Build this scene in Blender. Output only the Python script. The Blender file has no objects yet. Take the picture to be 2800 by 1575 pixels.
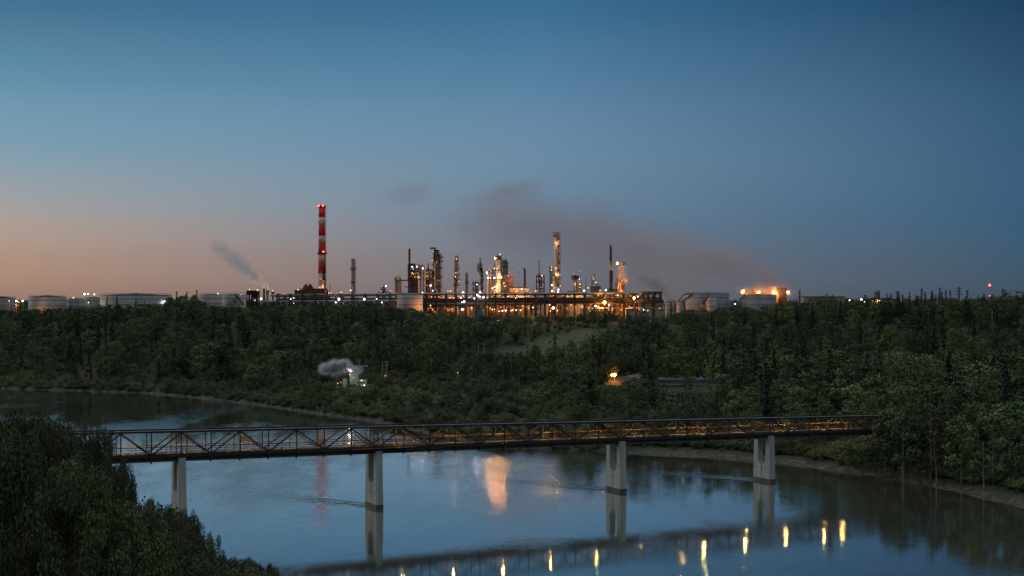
import bpy, math, random
import numpy as np
from mathutils import Vector, Matrix

S = bpy.context.scene
C = S.collection
F, H, CX, HY = 3889.0, 32.0, 1400.0, 825.0      # focal length in photo pixels, eye height over the river, vanishing point
rad = math.radians

# ------------------------------------------------------------------ camera
cam = bpy.data.cameras.new('camera')
camo = bpy.data.objects.new('camera', cam)
C.objects.link(camo)
camo.location = (0, 0, H)
camo.rotation_euler = (rad(90), 0, 0)
cam.lens = 50.0
cam.sensor_width = 36.0
cam.shift_y = 37.5 / 2800
cam.clip_start = 0.5
cam.clip_end = 30000
S.camera = camo

# ------------------------------------------------------------------ exposure
S.view_settings.view_transform = 'Standard'
S.view_settings.look = 'None'
S.view_settings.exposure = 0.2
S.view_settings.gamma = 1.0
S.cycles.use_denoising = True
S.cycles.max_bounces = 6
S.cycles.diffuse_bounces = 2
S.cycles.glossy_bounces = 3
S.cycles.transparent_max_bounces = 8
S.cycles.volume_bounces = 2
S.cycles.volume_step_rate = 2.0
S.cycles.volume_max_steps = 64
S.cycles.sample_clamp_indirect = 30.0
S.cycles.use_light_tree = True

def srgb(r, g, b):
    f = lambda c: ((c / 255 + 0.055) / 1.055) ** 2.4 if c > 10 else c / 255 / 12.92
    return (f(r), f(g), f(b), 1.0)

# ------------------------------------------------------------------ dusk sky
world = bpy.data.worlds.new('World')
S.world = world
world.use_nodes = True
nt = world.node_tree
N, L = nt.nodes, nt.links
bg = N['Background']
tc = N.new('ShaderNodeTexCoord')
sep = N.new('ShaderNodeSeparateXYZ')
L.new(tc.outputs['Generated'], sep.inputs[0])
def wmath(op, a, b=None):
    n = N.new('ShaderNodeMath'); n.operation = op
    for i, v in enumerate((a, b)):
        if v is None: continue
        if isinstance(v, (int, float)): n.inputs[i].default_value = v
        else: L.new(v, n.inputs[i])
    return n.outputs[0]
def wramp(fac, stops):
    n = N.new('ShaderNodeValToRGB'); n.color_ramp.interpolation = 'EASE' if 0 else 'CARDINAL'
    e = n.color_ramp.elements
    while len(e) < len(stops): e.new(0.5)
    for el, (p, c) in zip(e, stops): el.position = p; el.color = srgb(*c)
    L.new(fac, n.inputs[0]); return n.outputs[0]
elev = wmath('MULTIPLY', wmath('POWER', wmath('MAXIMUM', sep.outputs['Z'], 0.0), 0.5), 1.0)   # sqrt of the height above the horizon
azim = wmath('ARCTAN2', sep.outputs['X'], sep.outputs['Y'])
q = lambda y: math.sqrt(max(0.0, (HY - y) / math.hypot(F, HY - y)))
SKY_L = [(0.0, (134, 110, 102)), (q(780), (156, 125, 108)), (q(690), (164, 139, 124)), (q(600), (156, 149, 145)), (q(450), (124, 148, 163)), (q(280), (98, 138, 162)), (q(100), (72, 114, 142)), (q(-60), (58, 98, 130)), (0.5, (92, 106, 118)), (0.8, (158, 162, 164)), (1.0, (166, 168, 168))]
SKY_C = [(0.0, (98, 97, 103)), (q(780), (103, 104, 112)), (q(690), (102, 112, 126)), (q(600), (98, 120, 141)), (q(450), (101, 129, 152)), (q(280), (88, 124, 153)), (q(100), (66, 110, 143)), (q(-60), (56, 98, 132)), (0.5, (86, 102, 118)), (0.8, (158, 162, 164)), (1.0, (166, 168, 168))]
SKY_R = [(0.0, (50, 68, 84)), (q(780), (56, 78, 95)), (q(690), (53, 82, 104)), (q(600), (48, 84, 112)), (q(450), (47, 83, 113)), (q(280), (41, 76, 108)), (q(100), (31, 62, 92)), (q(-60), (26, 58, 86)), (0.5, (70, 86, 102)), (0.8, (140, 146, 152)), (1.0, (156, 158, 160))]
cl, cc, cr = (wramp(elev, s) for s in (SKY_L, SKY_C, SKY_R))
def wmapr(v, a, b):
    n = N.new('ShaderNodeMapRange'); n.inputs[1].default_value = a; n.inputs[2].default_value = b
    n.interpolation_type = 'LINEAR'; L.new(v, n.inputs[0]); return n.outputs[0]
def wmix(f, a, b, mode='MIX'):
    n = N.new('ShaderNodeMix'); n.data_type = 'RGBA'; n.blend_type = mode
    if isinstance(f, float): n.inputs[0].default_value = f
    else: L.new(f, n.inputs[0])
    L.new(a, n.inputs[6]); L.new(b, n.inputs[7]); return n.outputs[2]
m1 = wmix(wmapr(azim, rad(-20), rad(1)), cl, cc)
m2 = wmix(wmapr(azim, rad(1), rad(21)), m1, cr)
sky = N.new('ShaderNodeTexSky')
sky.sky_type = 'NISHITA'
sky.sun_disc = False
sky.sun_elevation = rad(-3)
sky.sun_rotation = rad(-62)
sc = N.new('ShaderNodeVectorMath'); sc.operation = 'SCALE'; sc.inputs[3].default_value = 0.015
L.new(sky.outputs[0], sc.inputs[0])
addn = wmix(1.0, m2, sc.outputs[0], 'ADD')
L.new(addn, bg.inputs[0])
bg.inputs[1].default_value = 1.0

# afterglow: the sun itself is already down, a very soft and weak lamp stands for the bright band over its setting point
sun = bpy.data.lights.new('sun', 'SUN')
sun.energy = 0.45
sun.angle = rad(40)
sun.color = (1.0, 0.86, 0.74)
suno = bpy.data.objects.new('sun', sun)
C.objects.link(suno)
sd = Vector((math.sin(rad(-62)), math.cos(rad(-62)), 0.22))
suno.rotation_euler = sd.to_track_quat('Z', 'Y').to_euler()

# ------------------------------------------------------------------ helpers
rnd = random.Random(7)
rng = np.random.default_rng(11)

def mat(name, col, rough=0.7, metal=0.0, var=0.25, scale=0.6, bump=0.0, streak=False, col2=None, coord='Object', rand=0.0):
    m = bpy.data.materials.new(name); m.use_nodes = True
    n, l = m.node_tree.nodes, m.node_tree.links
    b = n['Principled BSDF']
    b.inputs['Roughness'].default_value = rough
    b.inputs['Metallic'].default_value = metal
    t = n.new('ShaderNodeTexCoord')
    mp = n.new('ShaderNodeMapping'); mp.inputs['Scale'].default_value = (scale, scale, scale * (0.12 if streak else 1.0))
    l.new(t.outputs[coord], mp.inputs[0])
    no = n.new('ShaderNodeTexNoise'); no.inputs['Scale'].default_value = 1.0; no.inputs['Detail'].default_value = 6; no.inputs['Roughness'].default_value = 0.65
    l.new(mp.outputs[0], no.inputs['Vector'])
    r = n.new('ShaderNodeValToRGB')
    r.color_ramp.elements[0].position = 0.32; r.color_ramp.elements[1].position = 0.68
    c2 = col2 or tuple(min(1, c * (1 + var)) for c in col)
    r.color_ramp.elements[0].color = (*[c * (1 - var) for c in col], 1); r.color_ramp.elements[1].color = (*c2, 1)
    l.new(no.outputs['Fac'], r.inputs[0])
    out = r.outputs[0]
    if rand:
        gp = n.new('ShaderNodeNewGeometry'); pn_ = n.new('ShaderNodeTexNoise'); pn_.inputs['Scale'].default_value = .045; pn_.inputs['Detail'].default_value = 3; l.new(gp.outputs['Position'], pn_.inputs['Vector'])
        pr_ = n.new('ShaderNodeMapRange'); pr_.inputs[1].default_value = .35; pr_.inputs[2].default_value = .65; pr_.inputs[3].default_value = .62; pr_.inputs[4].default_value = 1.5; l.new(pn_.outputs['Fac'], pr_.inputs[0])
        hv2 = n.new('ShaderNodeHueSaturation'); l.new(pr_.outputs[0], hv2.inputs['Value']); l.new(out, hv2.inputs['Color']); out = hv2.outputs[0]
        oi = n.new('ShaderNodeObjectInfo')
        hv = n.new('ShaderNodeHueSaturation')
        mr = n.new('ShaderNodeMapRange'); mr.inputs[3].default_value = 1 - rand; mr.inputs[4].default_value = 1 + rand
        l.new(oi.outputs['Random'], mr.inputs[0]); l.new(mr.outputs[0], hv.inputs['Value'])
        mr2 = n.new('ShaderNodeMapRange'); mr2.inputs[3].default_value = 0.465; mr2.inputs[4].default_value = 0.53
        wn = n.new('ShaderNodeMath'); wn.operation = 'MULTIPLY'; wn.inputs[1].default_value = 7.31
        fr = n.new('ShaderNodeMath'); fr.operation = 'FRACT'
        l.new(oi.outputs['Random'], wn.inputs[0]); l.new(wn.outputs[0], fr.inputs[0]); l.new(fr.outputs[0], mr2.inputs[0]); l.new(mr2.outputs[0], hv.inputs['Hue'])
        l.new(out, hv.inputs['Color']); out = hv.outputs[0]
    l.new(out, b.inputs['Base Color'])
    if bump:
        bp = n.new('ShaderNodeBump'); bp.inputs['Strength'].default_value = bump; bp.inputs['Distance'].default_value = 0.05
        l.new(no.outputs['Fac'], bp.inputs['Height']); l.new(bp.outputs[0], b.inputs['Normal'])
    return m

def emat(name, col, strength, sample=True):
    m = bpy.data.materials.new(name); m.use_nodes = True
    n, l = m.node_tree.nodes, m.node_tree.links
    n.remove(n['Principled BSDF'])
    e = n.new('ShaderNodeEmission'); e.inputs[0].default_value = (*col, 1); e.inputs[1].default_value = strength
    l.new(e.outputs[0], n['Material Output'].inputs[0])
    if not sample: m.cycles.emission_sampling = 'NONE'
    return m

M = {}
M['concrete'] = mat('concrete', (0.40, 0.435, 0.41), 0.85, var=0.28, scale=0.5, bump=0.3, streak=True)
M['concrete_dark'] = mat('concrete_stained', (0.10, 0.10, 0.085), 0.8, var=0.35, scale=0.8)
M['truss'] = mat('dark_weathered_steel', (0.020, 0.018, 0.019), 0.75, 0.0, var=0.35, scale=1.2)
M['rail'] = mat('brown_rail_steel', (0.15, 0.065, 0.03), 0.7, 0.0, var=0.3, scale=1.5)
M['truss_far_lit'] = mat('brown_truss_steel', (0.036, 0.025, 0.018), 0.8, 0.0, var=0.35, scale=1.5)  # brown lamp glow is put into the far truss colour
M['deck'] = mat('deck_planks', (0.022, 0.019, 0.017), 0.8, var=0.35, scale=2.0)
M['pipe'] = mat('galvanised_pipe', (0.30, 0.33, 0.36), 0.45, 0.5, var=0.2, scale=0.8)
M['black'] = mat('black_steel', (0.018, 0.019, 0.022), 0.7, 0.2, var=0.3)
M['dark'] = mat('dark_steel', (0.05, 0.048, 0.048), 0.65, 0.3, var=0.35, scale=0.4)
M['brown'] = mat('brown_lagging', (0.16, 0.105, 0.07), 0.7, 0.1, var=0.4, scale=0.25, streak=True)
M['rust'] = mat('rusty_steel', (0.11, 0.040, 0.028), 0.8, 0.0, var=0.4, scale=0.3, streak=True)
M['beige'] = mat('beige_lagging', (0.40, 0.36, 0.29), 0.6, 0.1, var=0.25, scale=0.3, streak=True)
M['silver'] = mat('silver_lagging', (0.46, 0.47, 0.47), 0.4, 0.5, var=0.22, scale=0.3, streak=True)
M['grey'] = mat('grey_lagging', (0.20, 0.215, 0.23), 0.6, 0.2, var=0.25, scale=0.3, streak=True)
M['tank'] = mat('tank_white_paint', (0.27, 0.28, 0.275), 0.55, 0.0, var=0.22, scale=0.2, streak=True)
M['tank_blue'] = mat('tank_aged_grey_paint', (0.19, 0.225, 0.25), 0.6, 0.0, var=0.4, scale=0.35, streak=True)
M['tank_tan'] = mat('tank_tan_paint', (0.42, 0.34, 0.30), 0.6, 0.0, var=0.3, scale=0.2, streak=True)
M['tankroof'] = mat('tank_roof', (0.045, 0.05, 0.055), 0.7, 0.0, var=0.2)
M['cladding'] = mat('building_cladding', (0.19, 0.21, 0.25), 0.6, 0.1, var=0.15, scale=0.3)
M['green_lit_clad'] = mat('green_lit_cladding', (0.34, 0.46, 0.38), 0.6, 0.0, var=0.25, scale=0.6)  # green light on the walls is put into the cladding colour
M['redpaint'] = mat('red_chimney_paint', (0.42, 0.018, 0.014), 0.6, 0.0, var=0.22, scale=0.25, streak=True)
M['whitepaint'] = mat('white_chimney_paint', (0.50, 0.47, 0.44), 0.6, 0.0, var=0.2, scale=0.25, streak=True)
M['wood'] = mat('weathered_pole_wood', (0.22, 0.20, 0.18), 0.8, var=0.25, scale=2)
M['orange_frame'] = mat('orange_steel', (0.30, 0.10, 0.03), 0.65, 0.1, var=0.35)  # even orange base colour with random tone variation
M['bark'] = mat('pale_bark', (0.16, 0.145, 0.12), 0.85, var=0.4, scale=3)
M['pale_bark'] = mat('bare_birch_wood', (0.20, 0.19, 0.16), 0.85, var=0.3, scale=3)
M['darkbark'] = mat('dark_bark', (0.05, 0.04, 0.032), 0.9, var=0.4, scale=3)
M['leaf'] = mat('poplar_leaves', (0.048, 0.082, 0.030), 0.8, var=0.5, scale=0.45, col2=(0.150, 0.215, 0.078), rand=0.55)
M['leaf_shrub'] = mat('willow_leaves', (0.085, 0.125, 0.050), 0.8, var=0.4, scale=0.5, col2=(0.185, 0.235, 0.10), rand=0.3)
M['needle'] = mat('spruce_needles', (0.026, 0.040, 0.026), 0.85, var=0.4, scale=0.5, col2=(0.060, 0.080, 0.050), rand=0.25)
M['leaf_near'] = mat('dark_shrub_leaves', (0.034, 0.050, 0.018), 0.8, var=0.4, scale=0.6, col2=(0.090, 0.112, 0.045), rand=0.35)
E = {}
E['w'] = emat('lamp_cool_white', (0.80, 0.84, 1.0), 6, False)
E['n'] = emat('lamp_warm_white', (1.0, 0.56, 0.26), 2.2, False)
E['y'] = emat('lamp_yellow', (1.0, 0.78, 0.25), 2.5, False)
E['o'] = emat('lamp_sodium', (1.0, 0.27, 0.035), 2.6, False)
E['r'] = emat('lamp_red', (1.0, 0.05, 0.04), 8)
E['O'] = emat('lamp_sodium_strong', (1.0, 0.27, 0.035), 110)
E['panel'] = emat('bridge_light_panel', (1.0, 0.68, 0.20), 900)

class MB:
    def __init__(self): self.v, self.f = [], []
    def add(self, vs, fs):
        o = len(self.v); self.v += [tuple(p) for p in vs]; self.f += [tuple(i + o for i in f) for f in fs]; return self
    def box(self, c, s, rz=0.0):
        cx, cy, cz = c; a, b, d = s[0] / 2, s[1] / 2, s[2] / 2; co, si = math.cos(rz), math.sin(rz)
        vs = [(cx + x * co - y * si, cy + x * si + y * co, cz + z) for z in (-d, d) for x, y in ((-a, -b), (a, -b), (a, b), (-a, b))]
        return self.add(vs, [(3, 2, 1, 0), (4, 5, 6, 7), (0, 1, 5, 4), (1, 2, 6, 5), (2, 3, 7, 6), (3, 0, 4, 7)])
    def beam(self, p, q_, w, h=None):
        p, q_ = Vector(p), Vector(q_); h = h or w; d = (q_ - p)
        if d.length < 1e-6: return self
        d.normalize(); up = Vector((0, 0, 1)) if abs(d.z) < 0.95 else Vector((0, 1, 0))
        a = d.cross(up).normalized(); b = a.cross(d).normalized()
        vs = [e + a * sx * w / 2 + b * sy * h / 2 for e in (p, q_) for sx, sy in ((-1, -1), (1, -1), (1, 1), (-1, 1))]
        return self.add(vs, [(3, 2, 1, 0), (4, 5, 6, 7), (0, 1, 5, 4), (1, 2, 6, 5), (2, 3, 7, 6), (3, 0, 4, 7)])
    def tube(self, p, q_, r0, r1=None, n=10, caps=True):
        p, q_ = Vector(p), Vector(q_); r1 = r0 if r1 is None else r1; d = (q_ - p).normalized()
        up = Vector((0, 0, 1)) if abs(d.z) < 0.95 else Vector((0, 1, 0)); a = d.cross(up).normalized(); b = a.cross(d)
        vs = [e + (a * math.cos(t) + b * math.sin(t)) * r for e, r in ((p, r0), (q_, r1)) for t in (2 * math.pi * i / n for i in range(n))]
        fs = [(i, (i + 1) % n, n + (i + 1) % n, n + i) for i in range(n)]
        if caps: fs += [tuple(range(n - 1, -1, -1)), tuple(range(n, 2 * n))]
        return self.add(vs, fs)
    def path(self, pts, r, n=8):
        for a, b in zip(pts, pts[1:]): self.tube(a, b, r, r, n)
        return self
    def lathe(self, prof, n=24, c=(0, 0)):
        vs, fs = [], []
        for r, z in prof:
            vs += [(c[0] + r * math.cos(2 * math.pi * i / n), c[1] + r * math.sin(2 * math.pi * i / n), z) for i in range(n)]
        for k in range(len(prof) - 1):
            fs += [(k * n + i, k * n + (i + 1) % n, (k + 1) * n + (i + 1) % n, (k + 1) * n + i) for i in range(n)]
        fs += [tuple(range(n - 1, -1, -1)), tuple((len(prof) - 1) * n + i for i in range(n))]
        return self.add(vs, fs)
    def build(self, name, m, parent=None, loc=(0, 0, 0), smooth=False):
        me = bpy.data.meshes.new(name); me.from_pydata(self.v, [], self.f); me.update()
        me.materials.append(M[m] if isinstance(m, str) else m)
        if smooth:
            me.polygons.foreach_set('use_smooth', [len(p.vertices) <= 4 for p in me.polygons])
        o = bpy.data.objects.new(name, me); C.objects.link(o); o.location = loc
        if parent: o.parent = parent
        return o

REG = []      # (object, head of label, place, photo x) -> labels are finished at the end, so that each singles out one thing
def tag(o, label=None, cat=None, group=None, kind=None):
    for k, v in (('label', label), ('category', cat), ('group', group), ('kind', kind)):
        if v: o[k] = v
    return o
def thing(name, label, cat, loc=(0, 0, 0), group=None, rz=0.0):
    o = bpy.data.objects.new(name, None); C.objects.link(o); o.location = loc; o.rotation_euler = (0, 0, rz)
    o.empty_display_size = 0.5
    return tag(o, label, cat, group)
def W(px, py, D): return Vector(((px - CX) / F * D, D, H - (py - HY) / F * D))
def pxy(p): return CX + F * p[0] / p[1], HY + F * (H - p[2]) / p[1]

# ------------------------------------------------------------------ terrain
FAR = np.array([(-3000, 900), (-900, 640), (-420, 556), (-260, 534), (-189, 525), (-128, 498), (-100, 468), (-79, 441), (-58, 410), (-39, 383), (-22.5, 350), (-4, 315), (9, 309), (23, 300), (38, 293), (53, 281), (66, 262), (72, 247), (78, 222), (86, 188), (104, 150), (150, 122), (300, 90), (900, 40), (3000, 0)], float)
NEAR = np.array([(-3000, 500), (-700, 330), (-300, 262), (-110, 226), (-78, 205), (-62, 188), (-50, 168), (-40, 146), (-28, 124), (-5, 108), (30, 98), (70, 70), (120, 30), (300, -40), (900, -80), (3000, -120)], float)
def dist_poly(P, x, y, side):
    d = np.full(x.shape, 1e9)
    for a, b in zip(P[:-1], P[1:]):
        ab = b - a; t = np.clip(((x - a[0]) * ab[0] + (y - a[1]) * ab[1]) / (ab @ ab), 0, 1)
        d = np.minimum(d, np.hypot(x - a[0] - t * ab[0], y - a[1] - t * ab[1]))
    inside = side(y, np.interp(x, P[:, 0], P[:, 1]))
    return np.where(inside, d, -d)
def ss(a, b, x):
    t = np.clip((x - a) / (b - a), 0, 1); return t * t * (3 - 2 * t)
def wob(x, y, s, k=0.0):
    return (np.sin(x / s + 1.3 + k) * np.cos(y / s * 0.9 + 0.7 + k) + 0.5 * np.sin(x / s * 2.3 + y / s * 1.7 + k) + 0.3 * np.cos(x / s * 4.1 - y / s * 3.7))
CREST = 22.5
def height(x, y):
    x = np.asarray(x, float); y = np.asarray(y, float)
    df = dist_poly(FAR, x, y, lambda a, b: a > b)
    dn = dist_poly(NEAR, x, y, lambda a, b: a < b)
    foot = np.interp(x, [-400, -190, -100, -40, 60, 130, 260, 500], [575, 545, 520, 528, 540, 500, 440, 430]) + 8 * wob(x, y * 0, 60)
    crest = foot + np.interp(x, [-400, -100, 60, 150, 400], [115, 115, 120, 140, 150])
    bw = np.interp(x, [-30, 25], [1.6, 6.0]); far_z = 0.9 * ss(0, 1, df / bw) + 0.5 * ss(0, 1, (df - 1) / bw) * (x < 0) * 1.0 + 2.8 * ss(5, 40, df) + (CREST - 3.7) * ss(0, 1, (y - foot) / (crest - foot))
    far_z += 0.35 * wob(x, y, 17) * ss(8, 60, df)
    far_z += 5.0 * np.exp(-((x - 77) ** 2 + (y - 268) ** 2) / (2 * 11 ** 2)) * ss(2, 10, df)
    far_z += 3.0 * np.exp(-(((x - 36) / 12) ** 2 + ((y - 492) / 9) ** 2))
    near_z = 0.7 * ss(0, 3, dn) + 0.27 * np.clip(dn - 3, 0, 110)
    near_z += 17.5 * np.exp(-(((x + 55) / 10) ** 2 + ((y - 146) / 18) ** 2)) * ss(0, 10, dn)
    near_z += 0.3 * wob(x, y, 9) * ss(3, 20, dn)
    bed = np.maximum(-4.0, -0.35 * np.minimum(-df, -dn))
    z = np.where(df > 0, far_z, np.where(dn > 0, near_z, bed))
    return z
def hz(x, y): return float(height(np.array([x]), np.array([y]))[0])

def clearing(x, y):
    a, b = np.array((36.0, 624.0)), np.array((-14.0, 560.0)); ab = b - a
    t = np.clip(((x - a[0]) * ab[0] + (y - a[1]) * ab[1]) / (ab @ ab), 0, 1)
    return np.hypot(x - a[0] - t * ab[0], y - a[1] - t * ab[1])

xs = np.concatenate([np.linspace(-12000, -900, 12), np.linspace(-820, -300, 40), np.arange(-290, 300, 3.0), np.linspace(306, 900, 50), np.linspace(1000, 12000, 12)])
ys = np.concatenate([np.linspace(-1500, -60, 8), np.arange(-40, 720, 3.0), np.linspace(730, 1400, 40), np.linspace(1500, 22000, 14)])
gx, gy = np.meshgrid(xs, ys)
gz = height(gx, gy)
nv = gx.size; w_ = len(xs); h_ = len(ys)
me = bpy.data.meshes.new('ground')
idx = np.arange(nv).reshape(h_, w_)
quads = np.stack([idx[:-1, :-1], idx[:-1, 1:], idx[1:, 1:], idx[1:, :-1]], -1).reshape(-1, 4)
def fill_mesh(me, co, quads):
    me.vertices.add(len(co)); me.vertices.foreach_set('co', co.astype(np.float32).ravel())
    k = quads.shape[1]
    me.loops.add(quads.size); me.loops.foreach_set('vertex_index', quads.astype(np.int32).ravel())
    me.polygons.add(len(quads)); me.polygons.foreach_set('loop_start', np.arange(0, quads.size, k, dtype=np.int32))
    me.update(calc_edges=True)
fill_mesh(me, np.stack([gx, gy, gz], -1).reshape(-1, 3), quads)
at = me.attributes.new('grassy', 'FLOAT', 'POINT')
at.data.foreach_set('value', (1 - ss(9, 17, clearing(gx, gy))).astype(np.float32).ravel())
me.polygons.foreach_set('use_smooth', np.ones(len(quads), bool))
gm = bpy.data.materials.new('ground_soil_grass_gravel'); gm.use_nodes = True
n, l = gm.node_tree.nodes, gm.node_tree.links
b = n['Principled BSDF']; b.inputs['Roughness'].default_value = 0.9
geo = n.new('ShaderNodeNewGeometry'); spz = n.new('ShaderNodeSeparateXYZ'); l.new(geo.outputs['Position'], spz.inputs[0])
n1 = n.new('ShaderNodeTexNoise'); n1.inputs['Scale'].default_value = 0.35; n1.inputs['Detail'].default_value = 8; n1.inputs['Roughness'].default_value = 0.7; l.new(geo.outputs['Position'], n1.inputs['Vector'])
def gr(f, a, b_, p0=0.35, p1=0.65):
    r = n.new('ShaderNodeValToRGB'); r.color_ramp.elements[0].color = (*a, 1); r.color_ramp.elements[1].color = (*b_, 1); r.color_ramp.elements[0].position = p0; r.color_ramp.elements[1].position = p1; l.new(f, r.inputs[0]); return r.outputs[0]
soil = gr(n1.outputs['Fac'], (0.022, 0.030, 0.014), (0.055, 0.062, 0.030))
grassc = gr(n1.outputs['Fac'], (0.060, 0.085, 0.036), (0.125, 0.150, 0.066))
n2 = n.new('ShaderNodeTexNoise'); n2.inputs['Scale'].default_value = 1.1; n2.inputs['Detail'].default_value = 7; l.new(geo.outputs['Position'], n2.inputs['Vector'])
gravel = gr(n2.outputs['Fac'], (0.030, 0.032, 0.024), (0.14, 0.14, 0.12), 0.42, 0.68)
def gmix(f, a, b_):
    x = n.new('ShaderNodeMix'); x.data_type = 'RGBA'; l.new(f, x.inputs[0]); l.new(a, x.inputs[6]); l.new(b_, x.inputs[7]); return x.outputs[2]
ga = n.new('ShaderNodeAttribute'); ga.attribute_name = 'grassy'
c1 = gmix(ga.outputs['Fac'], soil, grassc)
zz = n.new('ShaderNodeMath'); zz.operation = 'MULTIPLY_ADD'; zz.inputs[1].default_value = 1.3; l.new(n1.outputs['Fac'], zz.inputs[0]); l.new(spz.outputs['Z'], zz.inputs[2])
gmk = n.new('ShaderNodeMapRange'); gmk.inputs[1].default_value = 1.05; gmk.inputs[2].default_value = 1.45; l.new(zz.outputs[0], gmk.inputs[0])
c2 = gmix(gmk.outputs[0], gravel, c1)
l.new(c2, b.inputs['Base Color'])
bp = n.new('ShaderNodeBump'); bp.inputs['Distance'].default_value = 0.3; bp.inputs['Strength'].default_value = 0.5; l.new(n2.outputs['Fac'], bp.inputs['Height']); l.new(bp.outputs[0], b.inputs['Normal'])
me.materials.append(gm)
ground = bpy.data.objects.new('ground', me); C.objects.link(ground); tag(ground, kind='structure', label='dark earth river valley ground with gravel shores and grassy clearing')

# pale worn track over the near mound
tp = [(-66, 143), (-60, 142), (-55, 141.5), (-52, 141.5), (-50, 142), (-48, 143), (-46.5, 144.5), (-45, 146.5)]
mbt = MB(); pv = []
for i in range(len(tp) * 6 - 5):
    j, f_ = divmod(i, 6); a = Vector(tp[min(j, len(tp) - 1)]); b_ = Vector(tp[min(j + 1, len(tp) - 1)]); p_ = a + (b_ - a) * f_ / 6
    pv.append(p_)
vs_ = []
for p_ in pv:
    for o_ in (-.9, 0, .9): vs_.append((p_.x, p_.y + o_, hz(p_.x, p_.y + o_) + .10))
mbt.add(vs_, [(3 * i + j, 3 * i + j + 1, 3 * i + j + 4, 3 * i + j + 3) for i in range(len(pv) - 1) for j in range(2)])
trk = mbt.build('path', mat('pale_worn_grass', (0.16, 0.165, 0.13), .9, var=.35, scale=1.5)); tag(trk, 'pale worn track along the crest of the near mound', kind='structure')

# ------------------------------------------------------------------ river
wm = bpy.data.materials.new('river_water'); wm.use_nodes = True
n, l = wm.node_tree.nodes, wm.node_tree.links
b = n['Principled BSDF']
b.inputs['Base Color'].default_value = (0.078, 0.086, 0.068, 1); b.inputs['Coat Weight'].default_value = 1.0; b.inputs['Coat IOR'].default_value = 1.6; b.inputs['Coat Roughness'].default_value = 0.05; b.inputs['Roughness'].default_value = 0.03; b.inputs['IOR'].default_value = 1.42
geo = n.new('ShaderNodeNewGeometry')
def wnoise(scale, sx, sy, rot, det=3, rough=0.55):
    mp = n.new('ShaderNodeMapping'); mp.inputs['Scale'].default_value = (sx, sy, 1); mp.inputs['Rotation'].default_value = (0, 0, rot)
    l.new(geo.outputs['Position'], mp.inputs[0])
    t = n.new('ShaderNodeTexNoise'); t.inputs['Scale'].default_value = scale; t.inputs['Detail'].default_value = det; t.inputs['Roughness'].default_value = rough
    l.new(mp.outputs[0], t.inputs['Vector']); return t.outputs['Fac']
def wm2(op, a, b_, c=None):
    x = n.new('ShaderNodeMath'); x.operation = op
    for i, v in enumerate((a, b_, c)):
        if v is None: continue
        if isinstance(v, (int, float)): x.inputs[i].default_value = v
        else: l.new(v, x.inputs[i])
    return x.outputs[0]
fine = wnoise(1.9, 1.0, 1.0, 0.3, 3, 0.6)
mid = wnoise(0.45, 1.0, 0.7, -0.4, 2, 0.5)
patch = wnoise(0.030, 1.0, 0.35, 0.45, 5, 0.65)
pm = n.new('ShaderNodeMapRange'); pm.inputs[1].default_value = 0.46; pm.inputs[2].default_value = 0.70; pm.inputs[3].default_value = 0.5; pm.inputs[4].default_value = 4.6; l.new(patch, pm.inputs[0])
# upstream reach (beyond the bridge, left) runs fast and choppy
sp = n.new('ShaderNodeSeparateXYZ'); l.new(geo.outputs['Position'], sp.inputs[0])
up = n.new('ShaderNodeMapRange'); up.inputs[1].default_value = 235.0; up.inputs[2].default_value = 330.0; up.inputs[3].default_value = 1.0; up.inputs[4].default_value = 1.7; l.new(sp.outputs['Y'], up.inputs[0])
hgt = wm2('ADD', wm2('MULTIPLY', fine, 0.0085), wm2('MULTIPLY', mid, 0.0105))
hgt = wm2('MULTIPLY', wm2('MULTIPLY', hgt, pm.outputs[0]), up.outputs[0])
WAKE_SLOT = hgt
bpw = n.new('ShaderNodeBump'); bpw.inputs['Distance'].default_value = 1.0; bpw.inputs['Strength'].default_value = 1.0
WATER = (n, l, bpw, b, geo)
RX, RY = 3200, 1500
mbw = MB().add([(-RX, -300, 0), (RX, -300, 0), (RX, RY, 0), (-RX, RY, 0)], [(0, 1, 2, 3)])
river = mbw.build('river_water', wm); tag(river, 'wide dark blue river flowing under the truss bridge', kind='structure')

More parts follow.
